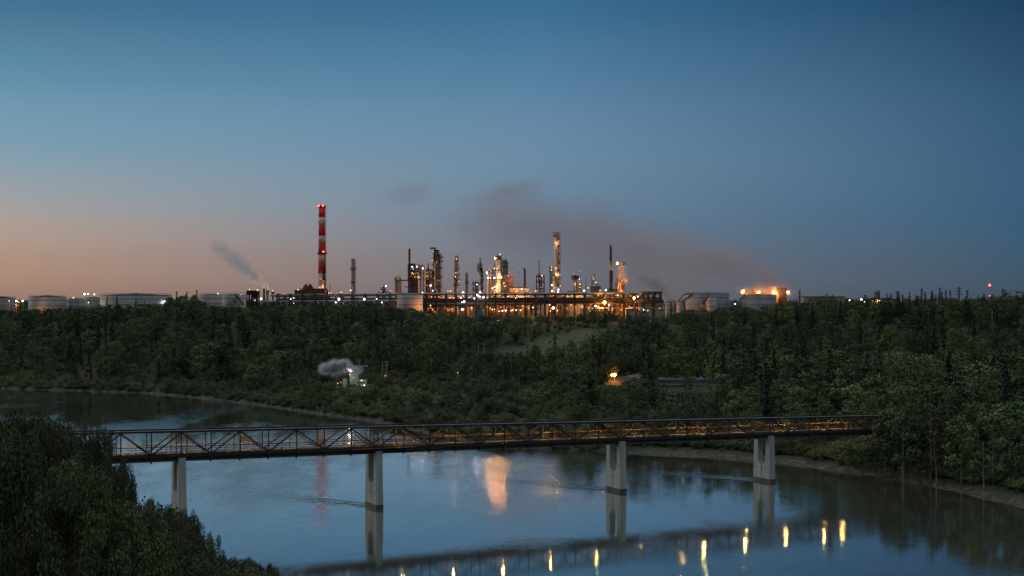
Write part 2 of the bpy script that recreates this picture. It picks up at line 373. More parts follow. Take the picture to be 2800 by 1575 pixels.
# ------------------------------------------------------------------ truss bridge
A = Vector((-48.2, 207.5, 0)); B = Vector((45.8, 252.5, 0))
u = (B - A).normalized(); nn = Vector((u.y, -u.x, 0)); PL = (B - A).length / 24
ang = math.atan2(u.y, u.x)
K0, K1 = -9, 30
zb = lambda k: 8.9 - 0.043 * k
zt = lambda k: 13.2 - 0.075 * k
WID = 3.5
def bp_(k, off, z): return A + u * (PL * k) - nn * off + Vector((0, 0, z))
wake_pts = []
bridge = thing('truss_bridge', 'long dark steel truss footbridge on four visible concrete piers crossing the river', 'bridge', (A.x, A.y, 0))
o0 = Vector((A.x, A.y, 0))
def bpl(k, off, z): return bp_(k, off, z) - o0
for side, off in (('near', 0.0), ('far', WID)):
    mb = MB(); mb2 = MB(); mb3 = MB()
    for k in range(K0, K1):
        mb.beam(bpl(k, off, zt(k) - .14), bpl(k + 1, off, zt(k + 1) - .14), 0.30, 0.28)
        mb2.beam(bpl(k, off, zb(k) + .62), bpl(k + 1, off, zb(k + 1) + .62), 0.30, 0.40)
        mb3.beam(bpl(k, off, zb(k) + .05), bpl(k + 1, off, zb(k + 1) + .05), 0.24, 0.22)
    mb.build('top_chord', 'truss', bridge); mb2.build('bottom_chord', 'truss', bridge)
    if side == 'near': mb3.build('lower_girder', 'truss', bridge)
    for k in range(K0, K1 + 1):
        z0, z1 = zb(k) + .8, zt(k) - .28
        MB().beam(bpl(k, off, z0), bpl(k, off, z1), 0.15, 0.17).build('post', 'truss' if side == 'near' else 'truss_far_lit', bridge)
    for k in range(K0, K1):
        # inverted V: top nodes at even k, bottom nodes at odd k
        a, b2 = (k, k + 1)
        za = zt(a) - .3 if a % 2 == 0 else zb(a) + .8
        z_b = zt(b2) - .3 if b2 % 2 == 0 else zb(b2) + .8
        MB().beam(bpl(a, off, za), bpl(b2, off, z_b), 0.17, 0.19).build('diagonal', 'truss' if side == 'near' else 'truss_far_lit', bridge)
mb = MB()
for k in range(K0, K1):
    mb.beam(bpl(k, 0, zt(k) - .12), bpl(k + 1, WID, zt(k + 1) - .12), 0.10, 0.10)
    mb.beam(bpl(k, 0, zt(k) - .16), bpl(k, WID, zt(k) - .16), 0.16, 0.16)
mb.build('top_bracing', 'truss', bridge)
mb = MB(); mbd = MB(); mbe = MB()
for k in range(K0, K1):
    mb.beam(bpl(k, -0.25, zb(k) + .33), bpl(k, WID + .25, zb(k) + .33), 0.22, 0.5)
    mb.tube(bpl(k, 0.3, zb(k) + .15), bpl(k, 0.3, zb(k) - .42), 0.12, 0.12, 6)
    mb.beam(bpl(k, 1.75, zb(k) + .33), bpl(k + 1, 1.75, zb(k + 1) + .33), 0.16, 0.3)
    p, q2 = bpl(k, WID / 2, zb(k) + .84), bpl(k + 1, WID / 2, zb(k + 1) + .84)
    mbd.beam(p, q2, WID - .5, 0.10)
    mbe.beam(bpl(k, .17, zb(k) + .93), bpl(k + 1, .17, zb(k + 1) + .93), 0.05, 0.16)
mb.build('deck_framing', 'truss', bridge); mbd.build('deck', 'deck', bridge); mbe.build('kerb_edge', 'rail', bridge)
for off, nm in ((0.22, 'handrail'), (WID - .22, 'handrail')):
    mb = MB()
    for zz_ in (1.95, 1.62, 1.28):
        for k in range(K0, K1): mb.beam(bpl(k, off, zb(k) + zz_), bpl(k + 1, off, zb(k + 1) + zz_), 0.06, 0.07 if zz_ < 1.9 else 0.14)
    for k in np.arange(K0, K1, 0.5): mb.beam(bpl(k, off, zb(k) + .9), bpl(k, off, zb(k) + 1.95), 0.06)
    mb.build(nm, 'rail', bridge)
for off, r, dz in ((0.75, .17, 0.02), (1.7, .22, 0.0), (2.7, .17, 0.04)):
    mb = MB()
    for k in range(K0, K1): mb.tube(bpl(k, off, zb(k) + dz - .12), bpl(k + 1, off, zb(k + 1) + dz - .12), r, r, 8, False)
    mb.build('pipe', 'pipe', bridge)
mb = MB()
for k in range(K0, K1): mb.tube(bpl(k, -.12, zt(k) + .02), bpl(k + 1, -.12, zt(k + 1) + .02), .07, .07, 6, False)
mb.build('conduit', 'pipe', bridge)
for k in (0, 7, 17, 24):                       # portal frames over the piers
    mb = MB()
    for off in (0.0, WID):
        mb.beam(bpl(k - .18, off, zb(k) + .8), bpl(k - .18, off, zt(k)), .14); mb.beam(bpl(k + .18, off, zb(k) + .8), bpl(k + .18, off, zt(k)), .14)
        mb.beam(bpl(k - .18, off, zt(k) - .9), bpl(k + .18, off, zt(k) - .9), .12)
    mb.beam(bpl(k - .3, 0, zt(k) - .9), bpl(k - .3, WID, zt(k) - .9), .14)
    mb.build('portal_frame', 'rail', bridge)
# maintenance cage hung on the near truss at the second pier
mb = MB()
for kk in np.arange(6.0, 8.31, 0.33):
    mb.beam(bpl(kk, -0.2, zb(7) + .75), bpl(kk, -0.2, zb(7) + 1.75), .06); mb.beam(bpl(kk, -1.2, zb(7) + .75), bpl(kk, -1.2, zb(7) + 1.75), .06)
for o_ in (-0.2, -1.2):
    for z_ in (.75, 1.25, 1.75): mb.beam(bpl(6, o_, zb(7) + z_), bpl(8.31, o_, zb(7) + z_), .07)
for kk in (6, 8.31): mb.beam(bpl(kk, -.2, zb(7) + 1.75), bpl(kk, -1.2, zb(7) + 1.75), .07)
mb.beam(bpl(6, -.7, zb(7) + .7), bpl(8.31, -.7, zb(7) + .7), 1.0, .06)
mb.build('maintenance_cage', 'rail', bridge)
# piers
def pier_mesh(ztop_near, ztop_far):
    Wb, Wt, tb, tt = 5.0, 4.7, 1.2, 1.05
    zt_ = ztop_far
    v, f = [], []
    slot_w, s0, s1 = 2.3, zt_ - 4.3, zt_ + 1
    nseg = 10
    def wid(z, a, b_): return a + (b_ - a) * (z / zt_)
    out = []   # left half outline of one broad face, with the slot as a U notch
    zs = [-3.0, 0.0, s0 - 1]
    P = []
    P.append((-wid(-3, Wb, Wt) / 2, -3.0)); P.append((-wid(zt_, Wb, Wt) / 2, zt_)); P.append((-slot_w / 2, zt_))
    for i in range(nseg + 1):
        a = math.pi + math.pi * i / nseg
        P.append((slot_w / 2 * math.cos(a), s0 + slot_w / 2 + slot_w / 2 * math.sin(a)))
    P.append((slot_w / 2, zt_)); P.append((wid(zt_, Wb, Wt) / 2, zt_)); P.append((wid(-3, Wb, Wt) / 2, -3.0))
    return P, tb, tt, zt_
def make_pier(k):
    zc = zb(k) - .62
    P, tb, tt, zt_ = pier_mesh(zc, zc)
    c = bpl(k, WID / 2, 0)
    th = lambda z: tb + (tt - tb) * (z / zt_)
    m = len(P)
    def P3(x, z, s): return c + nn * x + u * (s * th(z) / 2) + Vector((0, 0, z))
    bm_v = [P3(x, z, -1) for x, z in P] + [P3(x, z, 1) for x, z in P]
    import bmesh
    bm = bmesh.new()
    vs = [bm.verts.new(p) for p in bm_v]
    f0 = bm.faces.new(vs[:m][::-1]); f1 = bm.faces.new(vs[m:])
    for i in range(m): bm.faces.new((vs[i], vs[(i + 1) % m], vs[m + (i + 1) % m], vs[m + i]))
    bmesh.ops.triangulate(bm, faces=[f0, f1]); bmesh.ops.recalc_face_normals(bm, faces=bm.faces)
    me = bpy.data.meshes.new('pier'); bm.to_mesh(me); bm.free(); me.materials.append(M['concrete'])
    o = bpy.data.objects.new('pier', me); C.objects.link(o); o.parent = bridge
    mb = MB(); q0 = c + nn * (2.35 - .45); hh = zb(k) + .30 - zc
    mb.box((q0.x, q0.y, zc + hh / 2 + .002), (tt * .98, .86, hh), ang); mb.build('bearing_pedestal', 'concrete', o)
    q1 = c - nn * (2.35 - .5); mb = MB().box((q1.x, q1.y, zc + .13), (tt * .8, .7, .25), ang); mb.build('bearing_block', 'concrete', o)
    wet = MB(); th0 = th(0)
    for s in (-1, 1):
        pa = c + nn * (-2.47) + u * (s * (th0 / 2 + .012)); pb = c + nn * 2.47 + u * (s * (th0 / 2 + .012))
        wet.beam(pa + Vector((0, 0, .14)), pb + Vector((0, 0, .14)), .02, .9)
    pa = c + nn * 2.51 - u * th0 / 2; pb = c + nn * 2.51 + u * th0 / 2
    wet.beam(pa + Vector((0, 0, .14)), pb + Vector((0, 0, .14)), .02, .9)
    wet.build('waterline_stain', 'concrete_dark', o)
    st = MB(); s_ = -(th(zc - 5) / 2 + .02)
    a_ = c + u * s_
    st.add([a_ + nn * -.09 + Vector((0, 0, zc - 4.3)), a_ + nn * .09 + Vector((0, 0, zc - 4.3)), a_ + nn * .05 + Vector((0, 0, zc - 6.5)) - u * .02, a_ - nn * .03 + Vector((0, 0, zc - 6.6)) - u * .02], [(0, 1, 2, 3)])
    st.build('rust_streak', 'concrete_dark', o)
    fj = MB()
    for zj in (2.4, 4.6):
        th_ = th(zj) / 2 + .006
        for s in (-1, 1):
            pa = c + nn * -(2.47 - zj * .012) + u * (s * th_); pb = c + nn * (2.47 - zj * .012) + u * (s * th_)
            fj.beam(pa + Vector((0, 0, zj)), pb + Vector((0, 0, zj)), .014, .05)
    if k >= 0: fj.build('form_joint', 'concrete_dark', o)
    wake_pts.append(c + o0)
for k in (-7, 0, 7, 17, 24): make_pier(k)
for pxl in (1240, 1376, 1504, 1629, 1750, 1867, 1925, 2038, 2148, 2253, 2305, 2406, 1100, 960, 815, 665, 510, 350, 200):
    t = (pxl - CX) / F
    # where the sight line at this photo column crosses the lamp row
    base = A - nn * 1.5
    k = (t * base.y - base.x) / (u.x - t * u.y) / PL
    if k > K1 - .6: continue
    z = zt(k) - .42
    lm = MB().box((0, 0, .10), (.40, .27, .12)).box((0, 0, .2), (.1, .1, .18))
    for sy in (-1, 1): lm.box((0, sy * .135, .032), (.40, .02, .06))
    for sx in (-1, 1): lm.box((sx * .20, 0, .032), (.02, .25, .06))
    pos = bpl(k, 1.5, z)
    lo = lm.build('bridge_lamp', 'black', bridge, pos); lo.rotation_euler = (0, 0, ang)
    pn = MB().box((0, 0, .020), (.34, .22, .02)).build('light_panel', E['panel'], lo)

# wakes downstream of the piers and standing waves: ring shaped swells added to the river's relief
n, l, bpw, b, geo = WATER
tot = WAKE_SLOT
def wake(cx, cy, dirx, diry, length, width, amp, freq):
    global tot
    vm = n.new('ShaderNodeVectorMath'); vm.operation = 'SUBTRACT'; vm.inputs[1].default_value = (cx, cy, 0); l.new(geo.outputs['Position'], vm.inputs[0])
    def dot(ax, ay):
        d = n.new('ShaderNodeVectorMath'); d.operation = 'DOT_PRODUCT'; d.inputs[1].default_value = (ax, ay, 0); l.new(vm.outputs[0], d.inputs[0]); return d.outputs['Value']
    s = dot(dirx, diry); t = dot(-diry, dirx)
    along = wm2('MULTIPLY', wm2('GREATER_THAN', s, 0.0), wm2('EXPONENT', wm2('MULTIPLY', s, -1.0 / length), None))
    spread = wm2('ADD', width, wm2('MULTIPLY', s, 0.10))
    tt = wm2('DIVIDE', t, spread)
    env = wm2('EXPONENT', wm2('MULTIPLY', wm2('MULTIPLY', tt, tt), -1.0), None)
    wv = wm2('SINE', wm2('ADD', wm2('MULTIPLY', wm2('ABSOLUTE', t, None), freq), wm2('MULTIPLY', mid, 9.0)), None)
    tot = wm2('ADD', tot, wm2('MULTIPLY', wm2('MULTIPLY', wv, amp), wm2('MULTIPLY', along, env)))
for p in wake_pts[1:]:
    wake(p.x, p.y, -0.80, 0.25 if 0 else 0.60, 14, 1.6, 0.07, 3.2)
l.new(tot, bpw.inputs['Height']); l.new(bpw.outputs[0], b.inputs['Normal']); l.new(bpw.outputs[0], b.inputs['Coat Normal'])

# ------------------------------------------------------------------ vegetation
def leaf_quads(cen, nrm, size, seed):
    g = np.random.default_rng(seed); k = len(cen)
    nrm = nrm / np.maximum(np.linalg.norm(nrm, axis=1, keepdims=True), 1e-6)
    r = g.normal(size=(k, 3)); a = np.cross(nrm, r); a /= np.maximum(np.linalg.norm(a, axis=1, keepdims=True), 1e-6); c = np.cross(nrm, a)
    s = (size * g.uniform(.55, 1.35, k))[:, None] / 2 if np.isscalar(size) else (size * g.uniform(.6, 1.3, k))[:, None] / 2
    e = g.uniform(.5, .9, k)[:, None]
    v = np.stack([cen - a * s, cen - c * s * e + nrm * s * .25, cen + a * s, cen + c * s * e + nrm * s * .25], 1).reshape(-1, 3)
    return v
def crown_mesh(name, v, m):
    me = bpy.data.meshes.new(name); fill_mesh(me, v, np.arange(len(v)).reshape(-1, 4)); me.materials.append(m); return me
def broadleaf(seed, nleaf=1100, size=0.09, hb=0.22, wide=0.30, nclump=26, m=None):
    """crown of height 1 (scaled later): clumps on limbs round a trunk"""
    g = np.random.default_rng(seed)
    cl = []
    for i in range(nclump):
        h = g.uniform(hb, .93); prof = math.sin(math.pi * min(1, max(0, (h - hb * .55) / (1.04 - hb * .55))) ** .85) ** .7
        a = g.uniform(0, 2 * math.pi); r = wide * prof * g.uniform(.35, .95)
        cl.append((r * math.cos(a), r * math.sin(a), h, g.uniform(.07, .13) * (1.1 - .4 * h)))
    cl.append((0, 0, .95, .06)); cl = np.array(cl)
    w = cl[:, 3] ** 2; pick = g.choice(len(cl), nleaf, p=w / w.sum())
    d = g.normal(size=(nleaf, 3)); d /= np.linalg.norm(d, axis=1, keepdims=True); d[:, 2] *= .8
    rr = cl[pick, 3] * g.uniform(.35, 1.0, nleaf) ** .5
    cen = cl[pick, :3] + d * rr[:, None]
    nr = d * .7 + g.normal(size=(nleaf, 3)) * .5 + np.array((0, 0, .45))
    crown = crown_mesh('crown', leaf_quads(cen, nr, size * .5, seed + 1), m or M['leaf'])
    mb = MB(); mb.tube((0, 0, -.08), (0.01, 0, .45), .016, .010, 6); mb.tube((0.01, 0, .45), (0, .01, .9), .010, .002, 5)
    for c in cl[::2]: mb.tube((0, 0, max(.15, c[2] - .16)), tuple(c[:3]), .006, .002, 4)
    return crown, mb
def spruce(seed, nleaf=1000, wide=.17):
    g = np.random.default_rng(seed); P_, Nn = [], []
    tiers = 17
    for t in range(tiers):
        h = .08 + .90 * (t / (tiers - 1)); R = wide * (1 - h) ** .85 * g.uniform(.75, 1.15) + .008
        nb = max(4, int(9 * (1 - h) + 3))
        for bnc in range(nb):
            a = g.uniform(0, 2 * math.pi); ln = R * g.uniform(.65, 1.15); k = max(3, int(nleaf / tiers / nb * (1.5 - h)))
            s = g.uniform(.1, 1, k) ** .7
            P_.append(np.stack([np.cos(a) * ln * s, np.sin(a) * ln * s, h + .02 - .10 * ln / wide * s ** 1.4 + g.normal(size=k) * .006], 1) + g.normal(size=(k, 3)) * .007)
            Nn.append(np.tile((np.cos(a) * .3, np.sin(a) * .3, .9), (k, 1)) + g.normal(size=(k, 3)) * .35)
    P_ = np.concatenate(P_); Nn = np.concatenate(Nn)
    crown = crown_mesh('crown', leaf_quads(P_, Nn, .045, seed), M['needle'])
    mb = MB(); mb.tube((0, 0, -.06), (0, 0, .97), .014, .002, 6)
    return crown, mb
def shrub(seed, nleaf=900, size=.075, m=None, stems=34):
    g = np.random.default_rng(seed); P_, Nn = [], []; mb = MB()
    per = nleaf // stems
    for i in range(stems):
        a = g.uniform(0, 2 * math.pi); lean = g.uniform(.05, .62); h = g.uniform(.55, 1.0) * (1 - .35 * lean)
        t = g.uniform(.25, 1, per) ** .8
        x = lean * t ** 1.5; ax, ay = math.cos(a), math.sin(a)
        P_.append(np.stack([ax * x, ay * x, h * t], 1) + g.normal(size=(per, 3)) * .035)
        Nn.append(g.normal(size=(per, 3)) + np.array((ax * .3, ay * .3, .5)))
        pts = [(ax * lean * s ** 1.5, ay * lean * s ** 1.5, h * s) for s in (0, .5, 1)]
        for p, q_ in zip(pts, pts[1:]): mb.tube(p, q_, .006, .003, 4, False)
    crown = crown_mesh('foliage', leaf_quads(np.concatenate(P_), np.concatenate(Nn), size, seed), m or M['leaf_shrub'])
    return crown, mb
def mesh_of(mb, name, m):
    me = bpy.data.meshes.new(name); me.from_pydata(mb.v, [], mb.f); me.update(); me.materials.append(m); return me

protos = []        # (kind, crown mesh, trunk mesh)
for i in range(8): c_, t_ = broadleaf(100 + i, wide=.25 + .018 * i, hb=.14 + .03 * (i % 4), nclump=18 + 4 * (i % 5)); protos.append(('poplar', c_, mesh_of(t_, 'trunk', M['bark'])))
for i in range(4): c_, t_ = spruce(200 + i, wide=.14 + .02 * i); protos.append(('spruce', c_, mesh_of(t_, 'trunk', M['darkbark'])))
for i in range(3): c_, t_ = shrub(300 + i); protos.append(('willow', c_, mesh_of(t_, 'stems', M['darkbark'])))
PK = {'poplar': (0, 8), 'spruce': (8, 12), 'willow': (12, 15)}

# outline of the wood against the plant and the sky: (photo column, row)
TLX = [-100, 0, 90, 180, 260, 290, 330, 400, 450, 480, 520, 550, 600, 660, 740, 850, 1000, 1080, 1130, 1170, 1230, 1300, 1450, 1600, 1625, 1660, 1720, 1800, 1830, 1880, 1960, 2010, 2060, 2120, 2160, 2200, 2232, 2262, 2290, 2340, 2420, 2480, 2560, 2650, 2720, 2800, 2900]
TLY = [848, 848, 846, 842, 838, 834, 834, 832, 824, 812, 806, 824, 834, 838, 834, 833, 832, 835, 842, 850, 858, 862, 861, 858, 846, 848, 860, 864, 862, 848, 842, 838, 838, 830, 822, 826, 812, 802, 818, 822, 822, 820, 818, 814, 806, 796, 792]
def tl(px): return float(np.interp(px, TLX, TLY))
# places the photograph shows clear of trees: (column from, to, lowest row shown, distance of what is shown)
CLEAR = [(1450, 1630, 912, 606), (1390, 1510, 940, 592), (1330, 1440, 962, 576), (930, 1010, 1046, 455), (1655, 1712, 1052, 482), (1712, 1765, 1040, 492), (1790, 1875, 1070, 478), (1885, 1965, 1068, 478), (1980, 2015, 1056, 478), (1955, 1985, 1075, 300), (2018, 2036, 1020, 520), (1044, 1060, 1004, 478), (1306, 1326, 964, 520), (1607, 1622, 1028, 490), (1170, 1186, 994, 500), (976, 988, 1000, 478), (1228, 1268, 1034, 480), (1245, 1258, 1022, 480), (1388, 1400, 906, 640), (1450, 1464, 888, 640), (1045, 1057, 932, 610), (1630, 1655, 1052, 482), (2125, 2160, 1045, 500), (2560, 2574, 938, 560)]
def cap(px, D):
    c = tl(px)
    for a, b_, y, dd in CLEAR:
        if a <= px <= b_ and D < dd + 3: c = max(c, y)
    return c

trees = []     # dict(kind, idx, x, y, z, h, rz, sx)
sp_ = 7.3
y = 200.0
BR = lambda x, y_: abs((Vector((x, y_, 0)) - A).dot(nn) + WID / 2)     # distance from the bridge's axis
while y < 700:
    x0 = -0.40 * y - 30
    x = x0
    while x < 0.42 * y + 30:
        X, Y = x + rnd.uniform(-3.4, 3.4), y + rnd.uniform(-3.4, 3.4)
        x += sp_
        trees.append((X, Y))
    y += sp_ * .92
arr = np.array(trees); dF = dist_poly(FAR, arr[:, 0], arr[:, 1], lambda a, b: a > b); zA = height(arr[:, 0], arr[:, 1]); clr = clearing(arr[:, 0], arr[:, 1])
pool = []
for (X, Y), d, z, cg in zip(trees, dF, zA, clr):
    if d < (2.2 if X < 12 else 7) or cg < 13 + rnd.uniform(-2, 3): continue
    px = CX + F * X / Y
    if BR(X, Y) < 6 and (Vector((X, Y, 0)) - A).dot(u) < PL * 27.3: continue
    slope = z > 5.5
    low = (d < 75 and -75 < X < 14) or (d < 16)
    if BR(X, Y) < 12 and (Vector((X, Y, 0)) - A).dot(u) < PL * 27.3 and d < 30: low = True
    n_ = wob(X, Y, 31) + wob(X, Y, 11, 2) * .5
    if low:
        kind = 'willow' if rnd.random() < .8 else 'poplar'; h = rnd.uniform(2.6, 5.0) * (1 + .25 * float(n_) * .5)
    else:
        kind = 'spruce' if rnd.random() < (.16 if X < 120 else .20) + (.10 if n_ > .9 else 0) else 'poplar'
        h = rnd.uniform(6.5, 13.0) * (1 + .16 * float(n_) * .5)
        if kind == 'spruce': h *= rnd.uniform(.95, 1.3)
        if X > 60 and Y < 420: h *= 1.22
        if d < 26: h *= .8
    top = z + h
    yt = HY - (top - H) * F / Y
    c = cap(px, Y)
    if Y > 560 and px > 2230 and kind == 'spruce' and rnd.random() < .55: c -= rnd.uniform(6, 24)
    elif Y > 560: c += rnd.uniform(-3, 7)
    if yt < c:
        h = H - (c - HY) * Y / F - z
        if h < (1.6 if c < 900 else 1.2): continue
        if h < 4.0 and kind != 'spruce': kind = 'willow' if rnd.random() < .6 else kind
    a, b_ = PK[kind]
    w = {'poplar': rnd.uniform(.9, 1.3) * (1.25 if h < 6 else 1.0), 'spruce': rnd.uniform(.85, 1.2), 'willow': rnd.uniform(.9, 1.4)}[kind]
    pool.append(dict(kind=kind, idx=rnd.randrange(a, b_), x=X, y=Y, z=float(z), h=h, rz=rnd.uniform(0, 6.28), w=w, px=px, d=float(d), top=HY - (float(z) + h - H) * F / Y, pxh=h / Y * F))
# skyline spruces and bushy trees that stand up from the ridge
for px, yt, Y, kind in ((320, 808, 690, 'spruce'), (293, 812, 700, 'spruce'), (372, 818, 700, 'spruce'), (395, 822, 700, 'spruce'), (500, 806, 650, 'poplar'), (530, 804, 655, 'poplar'), (468, 812, 660, 'poplar'), (640, 815, 690, 'poplar'), (2262, 801, 660, 'poplar'), (2248, 808, 665, 'poplar'), (2425, 803, 655, 'spruce'), (2487, 800, 650, 'spruce'), (2520, 790, 645, 'spruce'), (2530, 798, 650, 'spruce'), (2505, 808, 640, 'spruce'), (2551, 804, 650, 'spruce'), (2570, 788, 640, 'spruce'), (2576, 800, 642, 'spruce'), (2600, 812, 650, 'poplar'), (2655, 812, 650, 'poplar'), (2690, 803, 640, 'spruce'), (2713, 806, 640, 'spruce'), (2742, 790, 630, 'spruce'), (2748, 794, 632, 'spruce'), (2760, 796, 632, 'poplar'), (2780, 791, 630, 'poplar'), (2795, 794, 630, 'poplar'), (2806, 800, 630, 'poplar'), (2675, 808, 640, 'spruce'), (2640, 812, 640, 'spruce'), (1622, 846, 640, 'poplar'), (1645, 850, 640, 'poplar'), (2100, 832, 650, 'poplar'), (2130, 826, 650, 'poplar'), (2165, 820, 655, 'poplar'), (2200, 826, 655, 'poplar')):
    X = (px - CX) / F * Y; z = hz(X, Y); h = H - (yt - HY) * Y / F - z
    a, b_ = PK[kind]
    pool.append(dict(kind=kind, idx=rnd.randrange(a, b_), x=X, y=Y, z=z, h=h, rz=rnd.uniform(0, 6.28), w=rnd.uniform(.9, 1.1) * (.9 if kind == 'spruce' else 1.15), px=px, d=99.0, top=yt, pxh=h / Y * F, ridge=True))

for px, yt, Y in ((2392, 1205, 259), (2412, 1152, 258), (2440, 1118, 259), (2470, 1128, 252), (2505, 1100, 262), (2545, 1112, 250), (2590, 1085, 258), (2630, 1130, 244), (2672, 1095, 252), (2715, 1120, 240), (2760, 1090, 246), (2795, 1130, 236), (2335, 1225, 268), (2300, 1232, 272), (2365, 1222, 266)):
    X = (px - CX) / F * Y; z = hz(X, Y); h = H - (yt - HY) * Y / F - z
    pool.append(dict(kind='poplar' if h > 4 else 'willow', idx=rnd.randrange(0, 8) if h > 4 else rnd.randrange(*PK['willow']), x=X, y=Y, z=z, h=h, rz=rnd.uniform(0, 6.28), w=rnd.uniform(1.0, 1.25), px=px, d=12.0, top=yt, pxh=h / Y * F))
inview = [t for t in pool if -10 < t['px'] < 2810]
first = sorted([t for t in inview if t.get('ridge')] , key=lambda t: -t['pxh'])
rest = sorted([t for t in inview if not t.get('ridge')], key=lambda t: -t['pxh'] * (1.5 if t['d'] < 25 else 1.0))
solo = first + rest[:300 - len(first)]
solo_ids = {id(t) for t in solo}
bulk = [t for t in pool if id(t) not in solo_ids]

PIERX = [(-200, 330, 'at the far bend of the river'), (330, 620, 'above the pier by dark bushes'), (620, 900, 'left of the second bridge pier'), (900, 1180, 'above the second bridge pier'), (1180, 1460, 'between second and third piers'), (1460, 1640, 'just left of the third pier'), (1640, 1760, 'above the third bridge pier'), (1760, 1900, 'between third and fourth piers'), (1900, 2030, 'just left of the fourth pier'), (2030, 2180, 'above the fourth bridge pier'), (2180, 2330, 'above the last bridge panels'), (2330, 2450, 'where the bridge meets the bank'), (2450, 2570, 'just past the bridge end'), (2570, 2690, 'above the stony shore'), (2690, 2900, 'at the farthest stony shore')]
RIDGEX = [(-100, 450, 'on the ridge before the pale tanks'), (450, 700, 'on the ridge below the grey steam'), (700, 1800, 'on the ridge before the pipe rack'), (1800, 2215, 'on the ridge before the streaked tanks'), (2215, 2300, 'on the ridge beside the long warehouse'), (2300, 2540, 'on the skyline among far pylons'), (2540, 2660, 'on the skyline by the pale pole'), (2660, 2900, 'on the skyline under the red beacon')]
def zone(tab, px):
    for a, b_, s in tab:
        if a <= px < b_: return s
    return tab[-1][2]
sh_m = {}
def place_plant(t):
    kind, cm, tm = protos[t['idx']]
    name = {'poplar': 'poplar_tree', 'spruce': 'spruce_tree', 'willow': 'willow_shrub'}[kind]
    head = {'poplar': 'tall leafy poplar' if t['h'] > 9.5 else 'rounded green poplar', 'spruce': 'narrow dark spruce', 'willow': 'low green willow shrub'}[kind]
    row = 'ridge' if t.get('ridge') else ('shore' if t['d'] < 14 else ('second' if t['d'] < 40 else 'wood'))
    place = zone(RIDGEX, t['px']) if t.get('ridge') else {'shore': 'at the waterline ', 'second': 'behind the waterline ', 'wood': 'deeper in the wood '}[row] + zone(PIERX, t['px'])
    o = thing(name, '', {'poplar': 'tree', 'spruce': 'tree', 'willow': 'shrub'}[kind], (t['x'], t['y'], t['z'] - .15), {'poplar': 'poplars on the far bank', 'spruce': 'spruces on the far bank', 'willow': 'willow shrubs along the far shore'}[kind], t['rz'])
    s = t['h']; o.scale = (s * t['w'], s * t['w'], s)
    for nm, m_ in (('crown' if kind != 'willow' else 'foliage', cm), ('trunk' if kind != 'willow' else 'stems', tm)):
        c = bpy.data.objects.new(nm, m_); C.objects.link(c); c.parent = o
    REG.append((o, head, place, t['px']))
for t in solo: place_plant(t)

for px, yb, yt, Y in ((2050, 1150, 1088, 330), (1885, 1160, 1085, 318), (1522, 1075, 1030, 430), (2215, 1130, 1070, 350), (1610, 1120, 1060, 360), (1958, 1120, 1068, 360), (2560, 1270, 1190, 246), (2690, 1300, 1215, 236), (1640, 1140, 1080, 340), (1255, 1050, 1005, 440)):
    X = (px - CX) / F * Y; z = hz(X, Y); h = max(5.0, H - (yt - HY) * Y / F - z)
    o = thing('bare_tree', '', 'tree', (X, Y, z - .1), 'bare pale trees on the far bank', rnd.uniform(0, 6.28)); o.scale = (h, h, h)
    mb = MB(); g = random.Random(px); pts = [(0, 0, 0)]
    for i in range(1, 7): pts.append((pts[-1][0] + g.uniform(-.02, .02), pts[-1][1] + g.uniform(-.02, .02), i / 6))
    for i in range(6): mb.tube(pts[i], pts[i + 1], .014 - .002 * i, .012 - .002 * i, 6)
    mb.build('trunk', 'pale_bark', o)
    mb = MB()
    for i in range(14):
        q_ = pts[2 + i % 5]; a = g.uniform(0, 6.28); l_ = g.uniform(.08, .2); mb.tube(q_, (q_[0] + l_ * math.cos(a), q_[1] + l_ * math.sin(a), q_[2] + l_ * .9), .005, .0015, 4)
    mb.build('limbs', 'pale_bark', o); REG.append((o, 'bare pale-trunked tree', zone(PIERX, px), px))

